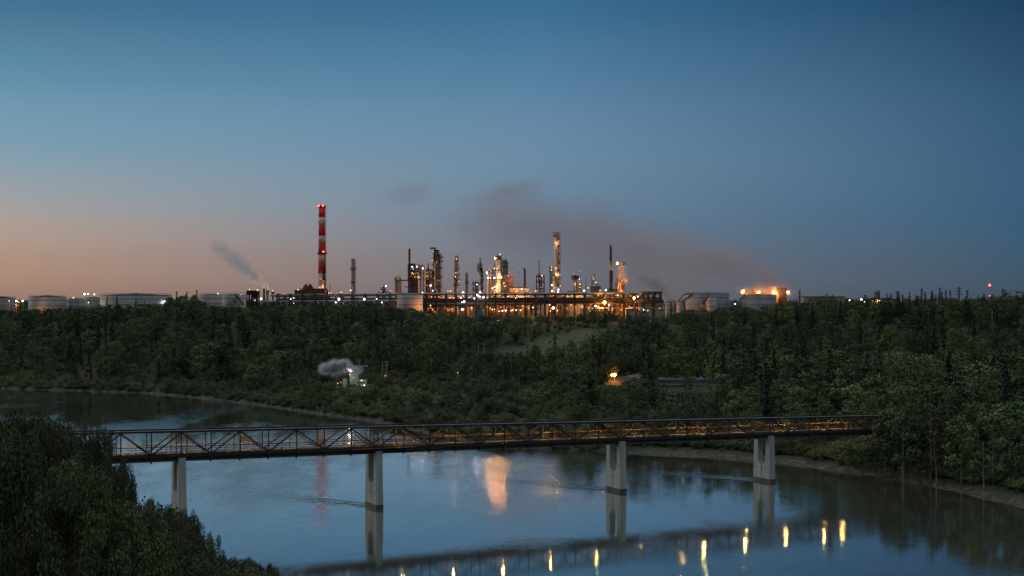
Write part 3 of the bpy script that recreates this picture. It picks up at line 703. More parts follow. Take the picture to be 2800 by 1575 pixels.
def scatter(name, label, items, metas):
    """one object of kind stuff: copies of the plant meshes METAS on the points ITEMS (x, y, z, h, w, rz, idx)"""
    col = bpy.data.collections.new(name + '_sources')
    for i, (cm, tm) in enumerate(metas):
        src = bpy.data.meshes.new('%s_src_%02d' % (name, i))
        vc = np.empty(len(cm.vertices) * 3, np.float32); cm.vertices.foreach_get('co', vc); vc = vc.reshape(-1, 3)
        bmv = [tuple(p) for p in vc]; k = len(bmv)
        faces = [tuple(range(j, j + 4)) for j in range(0, k, 4)] + [tuple(v + k for v in p.vertices) for p in tm.polygons]
        src.from_pydata(bmv + [tuple(v.co) for v in tm.vertices], [], faces); src.update()
        src.materials.append(cm.materials[0]); src.materials.append(tm.materials[0])
        mi = np.zeros(len(faces), np.int32); mi[k // 4:] = 1; src.polygons.foreach_set('material_index', mi)
        so = bpy.data.objects.new('%s_src_%02d' % (name, i), src); col.objects.link(so)
    it = np.array(items, float)
    me = bpy.data.meshes.new(name); me.vertices.add(len(it)); me.vertices.foreach_set('co', it[:, :3].astype(np.float32).ravel())
    for nm, ty, dat in (('scl', 'FLOAT_VECTOR', np.stack([it[:, 3] * it[:, 4], it[:, 3] * it[:, 4], it[:, 3]], 1)), ('rot', 'FLOAT_VECTOR', np.stack([it[:, 5] * 0, it[:, 5] * 0, it[:, 5]], 1))):
        a = me.attributes.new(nm, ty, 'POINT'); a.data.foreach_set('vector', dat.astype(np.float32).ravel())
    a = me.attributes.new('pick', 'INT', 'POINT'); a.data.foreach_set('value', it[:, 6].astype(np.int32))
    o = bpy.data.objects.new(name, me); C.objects.link(o)
    ng = bpy.data.node_groups.new(name, 'GeometryNodeTree')
    ng.interface.new_socket('Geometry', in_out='INPUT', socket_type='NodeSocketGeometry'); ng.interface.new_socket('Geometry', in_out='OUTPUT', socket_type='NodeSocketGeometry')
    gi = ng.nodes.new('NodeGroupInput'); go = ng.nodes.new('NodeGroupOutput'); ip = ng.nodes.new('GeometryNodeInstanceOnPoints'); ci = ng.nodes.new('GeometryNodeCollectionInfo')
    ci.inputs['Collection'].default_value = col; ci.inputs['Separate Children'].default_value = True; ci.inputs['Reset Children'].default_value = True
    ip.inputs['Pick Instance'].default_value = True
    def na(nm, ty):
        x = ng.nodes.new('GeometryNodeInputNamedAttribute'); x.data_type = ty; x.inputs['Name'].default_value = nm; return x.outputs['Attribute']
    ng.links.new(gi.outputs[0], ip.inputs['Points']); ng.links.new(ci.outputs[0], ip.inputs['Instance'])
    ng.links.new(na('pick', 'INT'), ip.inputs['Instance Index']); ng.links.new(na('rot', 'FLOAT_VECTOR'), ip.inputs['Rotation']); ng.links.new(na('scl', 'FLOAT_VECTOR'), ip.inputs['Scale'])
    ng.links.new(ip.outputs[0], go.inputs[0])
    md = o.modifiers.new('scatter', 'NODES'); md.node_group = ng
    return tag(o, label, kind='stuff')
metas = [(p[1], p[2]) for p in protos]
scatter('forest', 'dense dark wood of poplar and spruce covering the valley slope up to the refinery', [(t['x'], t['y'], t['z'] - .15, t['h'], t['w'], t['rz'], t['idx']) for t in bulk], metas)

# undergrowth on the far bank, and the far-off wood beyond the plant
ug = []
for _ in range(11000):
    Y = rnd.uniform(225, 690); X = rnd.uniform(-.39 * Y - 5, .40 * Y + 8); ug.append((X, Y))
ua = np.array(ug); ud = dist_poly(FAR, ua[:, 0], ua[:, 1], lambda a, b: a > b); uz = height(ua[:, 0], ua[:, 1]); uc = clearing(ua[:, 0], ua[:, 1])
items = []
for a_, b_ in zip(FAR[3:13], FAR[4:14]):
    L_ = np.hypot(*(b_ - a_)); nrm_ = np.array((-(b_ - a_)[1], (b_ - a_)[0])) / L_
    for i in range(int(L_ / .55)):
        p = a_ + (b_ - a_) * rnd.random() + nrm_ * rnd.uniform(.5, 4.5) ** 1.0
        items.append((p[0], p[1], hz(p[0], p[1]) - .1, rnd.uniform(.9, 2.6), rnd.uniform(1.0, 1.7), rnd.uniform(0, 6.28), rnd.randrange(*PK['willow'])))
for (X, Y), d, z, cg in zip(ug, ud, uz, uc):
    if d < (1.2 if X < 12 else 5.0) or (cg < 12 and rnd.random() < .75): continue
    if cg > 20 and d > 34 and Y < 640 and rnd.random() < .8: continue
    h = rnd.uniform(.8, 2.2) * (.5 if cg < 12 or d < 8 else 1)
    px = CX + F * X / Y
    if HY - (z + h - H) * F / Y < cap(px, Y): continue
    items.append((X, Y, z - .1, h, rnd.uniform(1.1, 2.0), rnd.uniform(0, 6.28), rnd.randrange(*PK['willow'])))
for _ in range(5200):
    X = rnd.uniform(20, 125); Y = rnd.uniform(225, 310); z = hz(X, Y)
    if z > .95: items.append((X, Y, z - .1, rnd.uniform(.8, 2.6), rnd.uniform(1.1, 1.8), rnd.uniform(0, 6.28), rnd.randrange(*PK['willow'])))
scatter('undergrowth', 'low dark green undergrowth on the far bank and the cleared strip', items, metas)
items = []
for _ in range(1500):
    Y = rnd.uniform(1250, 1900); px = rnd.uniform(-60, 2860)
    if 700 < px < 2150 and rnd.random() < .5: continue
    if px < 2200: yt = rnd.uniform(817, 826)
    else: yt = rnd.uniform(813, 826)
    X = (px - CX) / F * Y; h = H - (yt - HY) * Y / F - CREST
    items.append((X, Y, CREST - .2, h, rnd.uniform(1.0, 1.7), rnd.uniform(0, 6.28), rnd.choice((0, 1, 2, 3, 4, 5, 8, 9))))
scatter('distant_wood', 'far-off low wood along the horizon behind the plant', items, metas)

# dark bushes on the near bank, bottom left of the view
near_protos = []
for i in range(4):
    c_, t_ = shrub(400 + i, nleaf=13000, size=.018, m=M['leaf_near'], stems=90); near_protos.append((c_, mesh_of(t_, 'stems', M['darkbark'])))
for i in range(4):
    c_, t_ = broadleaf(450 + i, nleaf=17000, size=.030, hb=.12, wide=.40, nclump=38, m=M['leaf_near']); near_protos.append((c_, mesh_of(t_, 'stems', M['darkbark'])))
SILX = [-150, 0, 60, 110, 160, 240, 320, 355, 370, 400, 440, 485, 530, 590, 620, 660, 700, 745, 860, 900]
SILY = [1140, 1140, 1160, 1172, 1190, 1180, 1168, 1185, 1270, 1280, 1310, 1380, 1410, 1415, 1440, 1480, 1550, 1548, 1550, 1600]
ug = []
for _ in range(2600):
    X = rnd.uniform(-80, -30); Y = rnd.uniform(105, 185)
    if 139 < Y < 149 and X > -66 and rnd.random() < .9: continue
    z = hz(X, Y)
    if z > 1.2: ug.append((X, Y, z - .1, rnd.uniform(.4, 1.5), rnd.uniform(1.0, 1.8), rnd.uniform(0, 6.28), rnd.randrange(*PK['willow'])))
scatter('undergrowth', 'grass and low brush on the near mound by the bridge end', ug, metas)
ns = []
for Y, n_ in ((128, 12), (108, 14), (88, 16), (70, 16), (55, 16), (42, 14), (33, 10)):
    for i in range(n_):
        px = -120 + (i + rnd.uniform(.15, .85)) * (880 / n_)
        yt = float(np.interp(px, SILX, SILY)) + rnd.uniform(4, 26) - 12 + (128 - Y) * rnd.uniform(.0, .9)
        if yt > 1580: continue
        if px < 170 and Y > 60: yt = max(yt, float(np.interp(px, [-120, 0, 70, 110, 170], [1175, 1180, 1172, 1182, 1195])))
        X = (px - CX) / F * Y; z = hz(X, Y); h = max(.5, (H - (yt - HY) * Y / F - z) * 1.09)
        wr = min(1.0, 3.6 / h * rnd.uniform(.7, 1.2)) if h > 4 else rnd.uniform(.8, 1.05)
        for _k in range(3):
            yt2 = max(yt, float(np.interp(px + .52 * h * wr / Y * F, SILX, SILY)) + 6); h = (H - (yt2 - HY) * Y / F - z) * 1.09
            if h > 4: wr = min(1.0, 3.8 / h)
        if h < .8 or h > 22: continue
        ns.append((X, Y, z, h, px, wr))
NEARZ = [(-200, 120, 'by the pale track'), (120, 260, 'below the bridge end'), (260, 380, 'where leaves hide the bridge'), (380, 500, 'before the nearest pier'), (500, 620, 'beside the nearest pier'), (620, 1000, 'below the open water')]
for X, Y, z, h, px, wr in ns:
    i = rnd.randrange(4, 8) if rnd.random() < .8 else rnd.randrange(4)
    o = thing('dark_bush', '', 'bush', (X, Y, z - .2), 'dark bushes on the near bank', rnd.uniform(0, 6.28)); o.scale = (h * wr, h * wr, h)
    for nm, m_ in zip(('foliage', 'stems'), near_protos[i]):
        c = bpy.data.objects.new(nm, m_); C.objects.link(c); c.parent = o
    REG.append((o, ('large ' if h > 6 else 'leafy ') + 'dark bush', ('front rank ' if Y < 60 else 'middle rank ' if Y < 100 else 'rear rank ') + zone(NEARZ, px), px))

# ------------------------------------------------------------------ refinery
LAND = []      # (photo column, words for places)
class Unit:
    """a thing of the plant, measured in photo pixels at its own distance D and built at true size there"""
    def __init__(s, name, label, cat, px, D, group=None):
        D = D * .85 if D > 700 else D
        s.px, s.D, s.k = px, D, D / F
        s.zb = hz((px - CX) * s.k, D)
        s.root = thing(name, label, cat, ((px - CX) * s.k, D, s.zb), group)
        s.attach = []
    def X(s, p): return (p - s.px) * s.k
    def Z(s, y): return max(0.0, H - (y - HY) * s.k - s.zb)
    def cyl(s, part, p, y0, w, m, y1=None, w1=None, dy=0.0, dome=False, n=18, par=None):
        r0 = w * s.k / 2; r1 = (w1 or w) * s.k / 2; z0 = s.Z(y1) if y1 is not None else 0.0; z1 = s.Z(y0)
        pr = [(r1, z0), (r0, z1)]
        if dome: pr += [(r0 * .8, z1 + r0 * .45), (r0 * .35, z1 + r0 * .62)]
        o = MB().lathe(pr, n, (s.X(p), dy)).build(part, m, par or s.root, smooth=True)
        s.attach.append((p, y0, w, dy)); return o
    def box(s, part, p0, p1, y0, y1, m, depth=None, dy=0.0, par=None):
        a, b_ = s.X(p0), s.X(p1); z1 = s.Z(y0); z0 = s.Z(y1) if y1 is not None else 0.0
        d = depth or abs(b_ - a)
        return MB().box(((a + b_) / 2, dy, (z0 + z1) / 2), (abs(b_ - a), d, z1 - z0)).build(part, m, par or s.root)
    def plat(s, p, y, w, dy=0.0, m='black', rail=True):
        r = w * s.k / 2; z = s.Z(y); mb = MB(); mb.lathe([(r, z), (r, z + .22)], 14, (s.X(p), dy))
        if rail:
            for zz_ in (.65, 1.15):
                pts = [(s.X(p) + r * math.cos(a), dy + r * math.sin(a), z + zz_) for a in (2 * math.pi * i / 12 for i in range(13))]
                for a, b_ in zip(pts, pts[1:]): mb.beam(a, b_, .10)
            for i in range(12):
                a = 2 * math.pi * i / 12; mb.beam((s.X(p) + r * math.cos(a), dy + r * math.sin(a), z), (s.X(p) + r * math.cos(a), dy + r * math.sin(a), z + 1.15), .10)
        return mb.build('platform', m, s.root)
    def ladder(s, p, y0, y1, w, side=1, dy=0.0, m='black'):
        r = w * s.k / 2; x = s.X(p) + side * (r + .35); z0 = s.Z(y1) if y1 else 0.0; z1 = s.Z(y0); mb = MB()
        mb.beam((x - .3, dy - r * .3, z0), (x - .3, dy - r * .3, z1), .12); mb.beam((x + .3, dy - r * .3, z0), (x + .3, dy - r * .3, z1), .12)
        z = z0
        while z < z1: mb.beam((x - .3, dy - r * .3, z), (x + .3, dy - r * .3, z), .10); z += 1.4
        return mb.build('ladder', m, s.root)
    def pipe(s, pts, r, m='grey', part='pipe', dy=None):
        q_ = [(s.X(a), (dy if dy is not None else 0.0) if len(c) == 0 else c[0], s.Z(b_)) for a, b_, *c in pts]
        return MB().path(q_, r).build(part, m, s.root)
    def frame(s, p0, p1, y0, y1, bays, levels, m='dark', depth=None, t=.35, brace=True, part='steel_frame', dy=0.0, top=True):
        a, b_ = s.X(p0), s.X(p1); z1 = s.Z(y0); z0 = s.Z(y1) if y1 is not None else 0.0; d = depth or abs(b_ - a) * .7; mb = MB()
        for sy in (-d / 2 + dy, d / 2 + dy):
            for i in range(bays + 1):
                x = a + (b_ - a) * i / bays; mb.beam((x, sy, z0), (x, sy, z1), t)
            for j in range(1, levels + 1):
                z = z0 + (z1 - z0) * j / levels; mb.beam((a, sy, z), (b_, sy, z), t)
                if brace and j % 2:
                    i = j % bays; x = a + (b_ - a) * i / bays; x2 = a + (b_ - a) * (i + 1) / bays; zz_ = z0 + (z1 - z0) * (j - 1) / levels; mb.beam((x, sy, zz_), (x2, sy, z), t * .6)
        for i in range(bays + 1):
            x = a + (b_ - a) * i / bays
            for j in range(1, levels + 1): z = z0 + (z1 - z0) * j / levels; mb.beam((x, -d / 2 + dy, z), (x, d / 2 + dy, z), t * .8)
        return mb.build(part, m, s.root)
    def decks(s, p0, p1, ys_, m='dark', depth=6.0, dy=0.0):
        for y_ in ys_:
            a, b_ = s.X(p0), s.X(p1); z = s.Z(y_); mb = MB().box(((a + b_) / 2, dy, z), (abs(b_ - a), depth, .25))
            for sy in (-depth / 2 + dy, depth / 2 + dy):
                for zz_ in (.6, 1.1): mb.beam((a, sy, z + zz_), (b_, sy, z + zz_), .10)
                for i in range(7): x = a + (b_ - a) * i / 6; mb.beam((x, sy, z), (x, sy, z + 1.1), .10)
            mb.build('platform', m, s.root)

UNITS = []
def unit(name, label, cat, px, D, words, group=None):
    U = Unit(name, label, cat, px, D, group); U.words = words; UNITS.append(U); return U

# --- the striped chimney
U = unit('striped_chimney', 'tall red and white striped chimney with red beacons, highest structure of the plant', 'chimney', 880.5, 1000, 'the striped chimney')
bands = [(561, 568, 'rust'), (568, 594, 'redpaint'), (594, 612, 'whitepaint'), (612, 645, 'redpaint'), (645, 663, 'whitepaint'), (663, 695, 'redpaint'), (695, 714, 'whitepaint'), (714, 748, 'redpaint'), (748, 766, 'whitepaint'), (766, 826, 'beige')]
wid = lambda y: 17.6 + (y - 561) / 240 * 4.6
for i, (a, b_, m_) in enumerate(bands):
    U.cyl({'redpaint': 'red_band', 'whitepaint': 'white_band', 'beige': 'concrete_base', 'rust': 'rim'}[m_], 880.5, a, wid(a) + (.8 if i == 0 else 0), m_, None if i == len(bands) - 1 else b_, wid(b_) + (.8 if i == 0 else 0), n=28)
for z_, w_p in ((568, 22.5), (695, 27)): U.plat(880.5, z_, w_p)
U.ladder(880.5, 566, None, 20, 1, -2)
U.box('flue_slot', 884.5, 889, 729, 765, 'black', .5, -2.75)
U.pipe([(887.5, 766, -3.4), (887.5, 826, -3.4)], .7, 'beige', 'duct')
U = unit('grey_stack', 'plain grey stack with one ring platform, standing right of the striped chimney', 'chimney', 965.5, 980, 'the plain grey stack')
U.cyl('shell', 965.5, 709, 10.2, 'grey', None, 11.5); U.plat(965.5, 737, 16.5); U.plat(965.5, 709, 11.5, rail=False); U.ladder(965.5, 712, None, 11, 1); U.cyl('collar', 965.5, 770, 12, 'rust', 775, 12)

# --- dark domed hall left of the chimney
U = unit('domed_hall', 'low black hall with a dark arched dome roof, left foot of the striped chimney', 'building', 850, 960, 'the black domed hall')
U.box('hall', 811, 893, 793, None, 'black', 16)
pr = [(15.5 * U.k * math.cos(a), U.Z(793) + 18 * U.k * math.sin(a)) for a in (0, .35, .7, 1.0, 1.25, 1.45)]
MB().lathe(pr, 14, (U.X(842), 0)).build('dome', 'black', U.root, smooth=True)
U.box('roof_duct', 857, 893, 789, 794, 'black', 8)
U.frame(826, 858, 790, 796, 6, 1, 'dark', 10, .25, False, 'dome_windows', -4.5)
U.attach.append((850, 778, 60, -8))
U.box('annex', 893, 900, 800, None, 'dark', 10)
for px, top, w, D, m_, nm, lab, wd in ((902.5, 776, 1.6, 962, 'black', 'mast', 'thin black mast at the right corner of the domed hall', 'the thin mast'),):
    U = unit(nm, lab, 'mast', px, D, wd); U.cyl('pole', px, top, w, m_)

def column(name, label, cat, words, px, ytop, w, D, m, plats=(), dome=True, lad=1, w1=None, stacktop=None, frame_top=None, group=None):
    U = unit(name, label, cat, px, D, words, group)
    U.cyl('shell', px, ytop, w, m, None, w1 or w, dome=dome)
    for pl in plats:
        py, pw = pl[:2]; U.plat(px + (pl[2] if len(pl) > 2 else 0), py, pw)
    if lad: U.ladder(px, ytop, None, w, lad)
    if frame_top: U.frame(px - frame_top[0], px + frame_top[0], ytop - frame_top[1], ytop + 1, 1, 1, 'black', 2.5, .3, False, 'davit_frame')
    return U
column('storage_drum', 'dark brown upright drum under a small black frame', 'vessel', 'the dark brown drum', 1088, 765, 17, 930, 'brown', ((766, 19),), False, 1, frame_top=(6, 8))
U = column('lamp_tower', 'small squat tower ringed by lamps between grey stack and brown drum', 'tower', 'the squat lamp tower', 1048, 788, 9, 990, 'beige', ((785, 15), (795, 15)))
U.frame(1036, 1068, 798, 812, 5, 1, 'dark', 5, .3)
column('thin_stack', 'thin dark red stack rising from the big lit reactor frame', 'chimney', 'the thin dark red stack', 1119.5, 680, 6, 955, 'rust', (), False, 0)
# --- big reactor block
U = unit('reactor_block', 'wide reactor block with brightly lit platform decks and ribbed round vessel', 'reactor', 1135, 940, 'the reactor block')
U.cyl('vessel', 1131, 765, 25, 'brown', dome=False, n=26); U.cyl('upper_vessel', 1136, 748, 18, 'beige', 764, 18, dome=True); U.cyl('side_vessel', 1125, 742, 9, 'beige', 764, 9, dome=True)
U.cyl('top_drum', 1130, 727, 6, 'silver', 745, 6, dome=True)
U.frame(1118, 1150, 726, None, 4, 8, 'black', 9, .4)
U.decks(1116, 1153, (727.5, 737, 744.5, 753.5, 764.5), 'black', 10)
U.box('roof_shelter', 1120, 1139, 721, 725, 'dark', 6); U.pipe([(1137, 724, -5), (1160, 726, -5), (1163, 731, -5), (1163, 816, -5)], .55, 'beige', 'overhead_pipe')
U.pipe([(1147, 764, -6), (1147, 812, -6)], .5, 'beige', 'drop_pipe'); U.box('side_deck', 1110, 1130, 784, 786, 'black', 6, -8); U.pipe([(1095, 767, 0), (1117, 766, 0)], .35, 'dark', 'crossover_pipe')
for i in range(9): U.pipe([(1119.5 + i * 2.9, 766, -3.6 - .8 * math.sin(i / 8 * math.pi)), (1119.5 + i * 2.9, 802, -3.6 - .8 * math.sin(i / 8 * math.pi))], .16, 'dark', 'stiffener')
U = unit('regenerator', 'twin decked vessel with white drop pipe between reactor block and black column', 'reactor', 1170, 945, 'the twin decked vessel')
U.cyl('vessel', 1171, 762, 19, 'brown', dome=False); U.cyl('upper_vessel', 1166, 742, 8, 'beige', 761, 8, dome=True); U.cyl('upper_vessel', 1176, 742, 8, 'beige', 761, 8, dome=True)
U.frame(1159, 1183, 740, None, 3, 6, 'black', 8, .35); U.decks(1158, 1184, (741, 751, 761.5), 'black', 8.5)
U.cyl('cone_stack', 1171, 718, 2.2, 'rust', 742, 5)
# --- dark column group with a crane arm
U = unit('black_column', 'tall black column wrapped in platforms with a crane arm on top', 'column', 1194, 950, 'the black crane column')
U.cyl('shell', 1198, 700, 14, 'brown', dome=True); U.cyl('riser', 1188, 686, 6.5, 'dark', dome=True); U.cyl('neck', 1195, 683, 5, 'dark', 702, 5)
for py, c, w in ((690, 1190, 12), (699, 1200, 14), (706, 1202, 19), (711, 1186, 12), (717, 1202, 19), (727, 1187, 12), (735, 1201, 19), (748, 1187, 11), (760, 1201, 18), (773, 1187, 11), (786, 1200, 18)): U.plat(c, py, w)
U.ladder(1203, 700, None, 7, 1, -2); U.pipe([(1176, 679), (1190, 678), (1190, 690)], .45, 'black', 'crane_arm'); U.box('crane_head', 1176, 1182, 677, 681, 'black', 1.2)
U.frame(1188, 1200, 684, 702, 2, 3, 'black', 3, .3, True, 'top_frame'); U.pipe([(1196, 800, -3), (1190, 788, -3), (1190, 720, -3)], .4, 'beige', 'riser_pipe')
column('tray_column', 'slim column stacked with black platforms and one lamp at its tip', 'column', 'the slim platform column', 1249, 712, 6.5, 940, 'beige', ((705, 9), (718, 11, -1), (727, 11, 1), (736, 14, 1), (743, 12, -1), (752, 14, 2), (759, 13, 0), (767, 15, 2), (773, 12, -1), (781, 11, 2)), True, -1, frame_top=(4, 7))
U = column('tray_column', 'slim short column right beside the tip-lit platform column', 'column', 'the short side column', 1244, 760, 4, 938, 'dark', ((764, 8), (782, 8)), True, 0)
column('short_stack', 'short brown stack standing alone between two slim columns', 'chimney', 'the short brown stack', 1275.5, 751, 6, 945, 'brown', ((751, 7), (775, 9, 1)), False, 1)
U = unit('heat_unit', 'low caged vessel with twin corner lamps left of the spired column', 'vessel', 1300, 950, 'the low caged vessel')
U.cyl('vessel', 1302, 782, 12, 'silver', dome=True); U.frame(1294, 1309, 771, None, 2, 4, 'black', 5, .3); U.decks(1292, 1310, (778, 792), 'black', 6)
U = unit('spired_column', 'grey column with caged neck and thin spire stack', 'column', 1314, 945, 'the spired column')
U.cyl('shell', 1311.5, 742, 6.5, 'silver'); U.cyl('shell', 1318, 733, 5, 'dark'); U.cyl('spire', 1313, 706, 4.2, 'brown', 742, 4.2)
for py, c, w in ((725, 1312, 13), (733, 1311, 13), (741, 1312, 14), (747, 1319, 10), (757, 1319, 9), (767, 1320, 9), (774, 1314, 15), (790, 1319, 8)): U.plat(c, py, w)
U.frame(1307, 1318, 725, 742, 2, 2, 'black', 3, .3, True, 'neck_cage')
U = unit('loop_vessel', 'tan vessel with a white pipe loop over its dome and a ring of lamps', 'vessel', 1341, 930, 'the pipe-loop vessel')
U.cyl('shell', 1341, 764, 15, 'brown'); U.cyl('upper_shell', 1342, 745, 13, 'beige', 764, 13, dome=True); U.pipe([(1333, 822, -2.4), (1333, 739, -2.4), (1335, 736, -2.4), (1341, 735.5, -2.4), (1343, 739, -2.4), (1343, 748, -2.4)], .45, 'tank', 'loop_pipe')
for py in (742, 749, 763): U.plat(1342, py, 17)
U.cyl('cap', 1344, 740, 7, 'dark', 746, 7)
U = unit('bright_column', 'thick pale column with a lit crown platform, brightest of the group', 'column', 1363, 925, 'the thick pale column')
U.cyl('shell', 1363, 711, 12.5, 'silver', dome=True, n=22); U.plat(1361, 709, 20); U.plat(1365, 702, 12); U.plat(1364, 725, 14.5, rail=False); U.plat(1363, 764, 22); U.plat(1363, 741, 18); U.cyl('side_pipe', 1370.5, 705, 4, 'dark'); U.cyl('riser', 1352, 722, 1.8, 'dark'); U.cyl('riser', 1355, 740, 2.2, 'silver')
U.cyl('crown', 1366, 699, 7, 'rust', 710, 7); U.box('crown_box', 1354, 1359, 700, 709, 'rust', 2)
column('misted_vessel', 'broad grey vessel half veiled by steam behind the thick pale column', 'vessel', 'the misted vessel', 1380.5, 716, 15, 985, 'grey', ((722, 17), (733, 17), (748, 17)), True, 1, frame_top=(5, 5))
U = unit('orange_scaffold', 'orange-lit lattice frame with a white riser beside the misted vessel', 'frame', 1393, 935, 'the orange lattice frame')
U.frame(1384, 1404, 758, None, 4, 7, 'orange_frame', 8, .35); U.cyl('riser', 1385, 756, 2.6, 'beige'); U.cyl('riser', 1376, 766, 2, 'beige'); U.cyl('vessel', 1397, 778, 8, 'beige'); U.decks(1382, 1404, (757, 772, 786), 'orange_frame', 8)
U = unit('round_reactor', 'low wide round tank glowing orange under flood lights', 'tank', 1420, 930, 'the glowing round tank')
U.cyl('shell', 1420, 788, 58, 'beige', dome=False, n=40); U.cyl('roof', 1420, 785, 40, 'tankroof', 787.9, 57, n=40); U.plat(1420, 800, 61, m='dark')
U = column('dark_red_stack', 'dark red stack rising behind the glowing round tank', 'chimney', 'the dark red stack', 1435, 737, 6, 965, 'rust', (), False, 0)
U.cyl('tip', 1433.5, 732, 3.4, 'rust', 738, 4)
U = unit('furnace', 'caged furnace with a tall slim grey stack', 'furnace', 1477, 945, 'the caged furnace')
U.cyl('stack', 1474.5, 712, 4.8, 'grey', 760, 5.2); U.cyl('vessel', 1477, 766, 6, 'beige'); U.frame(1467, 1488, 756, None, 3, 7, 'black', 8, .4); U.decks(1467, 1488, (757, 771), 'black', 8); U.box('firebox', 1470, 1485, 800, None, 'dark', 7)
column('hazy_column', 'slim column half lost in steam left of the tallest twin column', 'column', 'the hazy slim column', 1506, 731, 8, 1040, 'grey', ((734, 10), (744, 10)), True, 1)
U = unit('tall_twin_column', 'tallest steel twin column, bright left shell and dark ladder side', 'column', 1521, 950, 'the tallest twin column')
U.cyl('shell', 1518.5, 645, 8, 'silver', n=20, dome=True); U.cyl('shell', 1525, 650, 7, 'grey', n=18, dome=True)
for py, c, w in ((648, 1519, 11), (655, 1526, 9), (676, 1527, 9), (697, 1527.5, 8), (715, 1528, 8), (722, 1527, 9), (742, 1527, 8), (764, 1527, 9), (784, 1526, 9)): U.plat(c, py, w)
U.frame(1514, 1529, 636, 648, 3, 2, 'dark', 3, .25, True, 'top_frame'); U.ladder(1526, 640, None, 7, 1, -1); U.cyl('aerial', 1528.5, 631, .8, 'black', 650, .8)
column('small_column', 'small pale column with a black collar at the foot of the tallest twin column', 'column', 'the small collared column', 1515, 757, 6, 925, 'beige', ((756, 9), (768, 8)), True, 1)
U = unit('valve_tower', 'black top-heavy lattice tower with antenna-like gear', 'tower', 1574, 930, 'the top-heavy lattice tower')
U.frame(1570, 1577, 764, None, 1, 7, 'black', 2.6, .35); U.frame(1564, 1581, 755, 766, 4, 2, 'black', 5, .4, True, 'top_gear'); U.plat(1573, 762, 20); U.cyl('drum', 1573, 752, 6, 'black', 768, 7)
for p in (1563, 1568, 1573, 1577, 1581): U.cyl('vent_pipe', p, 752 + (p % 3) * 1.5, .9, 'black', 766, .9)
U = unit('side_tower', 'short orange-lit stair tower right of the top-heavy lattice tower', 'tower', 1584, 935, 'the short stair tower')
U.frame(1579, 1589, 778, None, 1, 5, 'dark', 3, .3); U.cyl('vessel', 1584, 776, 5, 'beige'); U.plat(1585, 780, 13); U.plat(1584, 790, 12)
U = unit('process_building', 'box-shaped blue grey building with a flat black roof behind the pipe rack', 'building', 1571, 905, 'the blue grey building')
U.box('wall', 1552, 1592, 799, None, 'cladding', 14); U.box('roof', 1550, 1594, 796.5, 799, 'black', 15)
for i in range(4): U.box('louver', 1556 + i * 9, 1562 + i * 9, 817, 822, 'dark', .3, -7.1)
U = unit('process_building', 'tall pale grey shed with a plain wall below the caged furnace', 'building', 1474, 900, 'the plain pale shed')
U.box('wall', 1457, 1490, 805, None, 'cladding', 12); U.box('roof', 1456, 1491, 803.5, 805, 'dark', 12.6); U.box('vent', 1468, 1471, 808, 811, 'dark', .4, -6.1)
U = unit('mast', 'hair-thin mast between blue grey building and the tapering black stack', 'mast', 1602, 990, 'the hair-thin mast'); U.cyl('pole', 1602, 757, 1.3, 'dark'); 
U = unit('hazy_lattice', 'faint lattice tower dotted with pale lamps inside the mist', 'tower', 1621, 1060, 'the faint misty lattice'); U.frame(1617, 1626, 750, None, 2, 8, 'grey', 3, .25)
U = unit('cooler_cage', 'black rounded cooler cage left of the tapering black stack', 'frame', 1628, 930, 'the rounded cooler cage')
U.frame(1617, 1642, 784, None, 5, 4, 'black', 8, .4); U.cyl('drum', 1629, 786, 18, 'black', 800, 20); U.plat(1629, 784, 20)
U = unit('tapering_stack', 'tapering soot-black stack standing in front of the misty tower', 'chimney', 1671, 925, 'the tapering black stack')
U.cyl('shell', 1670, 674, 5.5, 'black', 714, 7.5); U.cyl('pale_section', 1670, 714, 7.5, 'grey', 740, 9); U.cyl('lower_shell', 1671, 740, 9.2, 'black', None, 13.5); U.cyl('cap', 1669.5, 670, 4.6, 'black', 674, 5); U.plat(1670, 693, 9, rail=False); U.plat(1671, 718, 9.5, rail=False); U.plat(1671, 752, 12, rail=False)
U.frame(1659, 1686, 791, None, 4, 3, 'black', 8, .4)
U = unit('steam_tower', 'pinkish tower veiled in steam with orange lamps at its broad head', 'tower', 1698, 955, 'the steam-veiled tower')
U.cyl('shell', 1698, 728, 12.5, 'beige', n=20, dome=False); U.plat(1699, 724, 21); U.cyl('head', 1700, 722, 17, 'beige', 727, 13); U.cyl('riser', 1690, 745, 4, 'beige'); U.plat(1693, 768, 14); U.plat(1691, 778, 16); U.plat(1702, 784, 14)
U.frame(1685, 1706, 776, None, 3, 5, 'orange_frame', 7, .3)

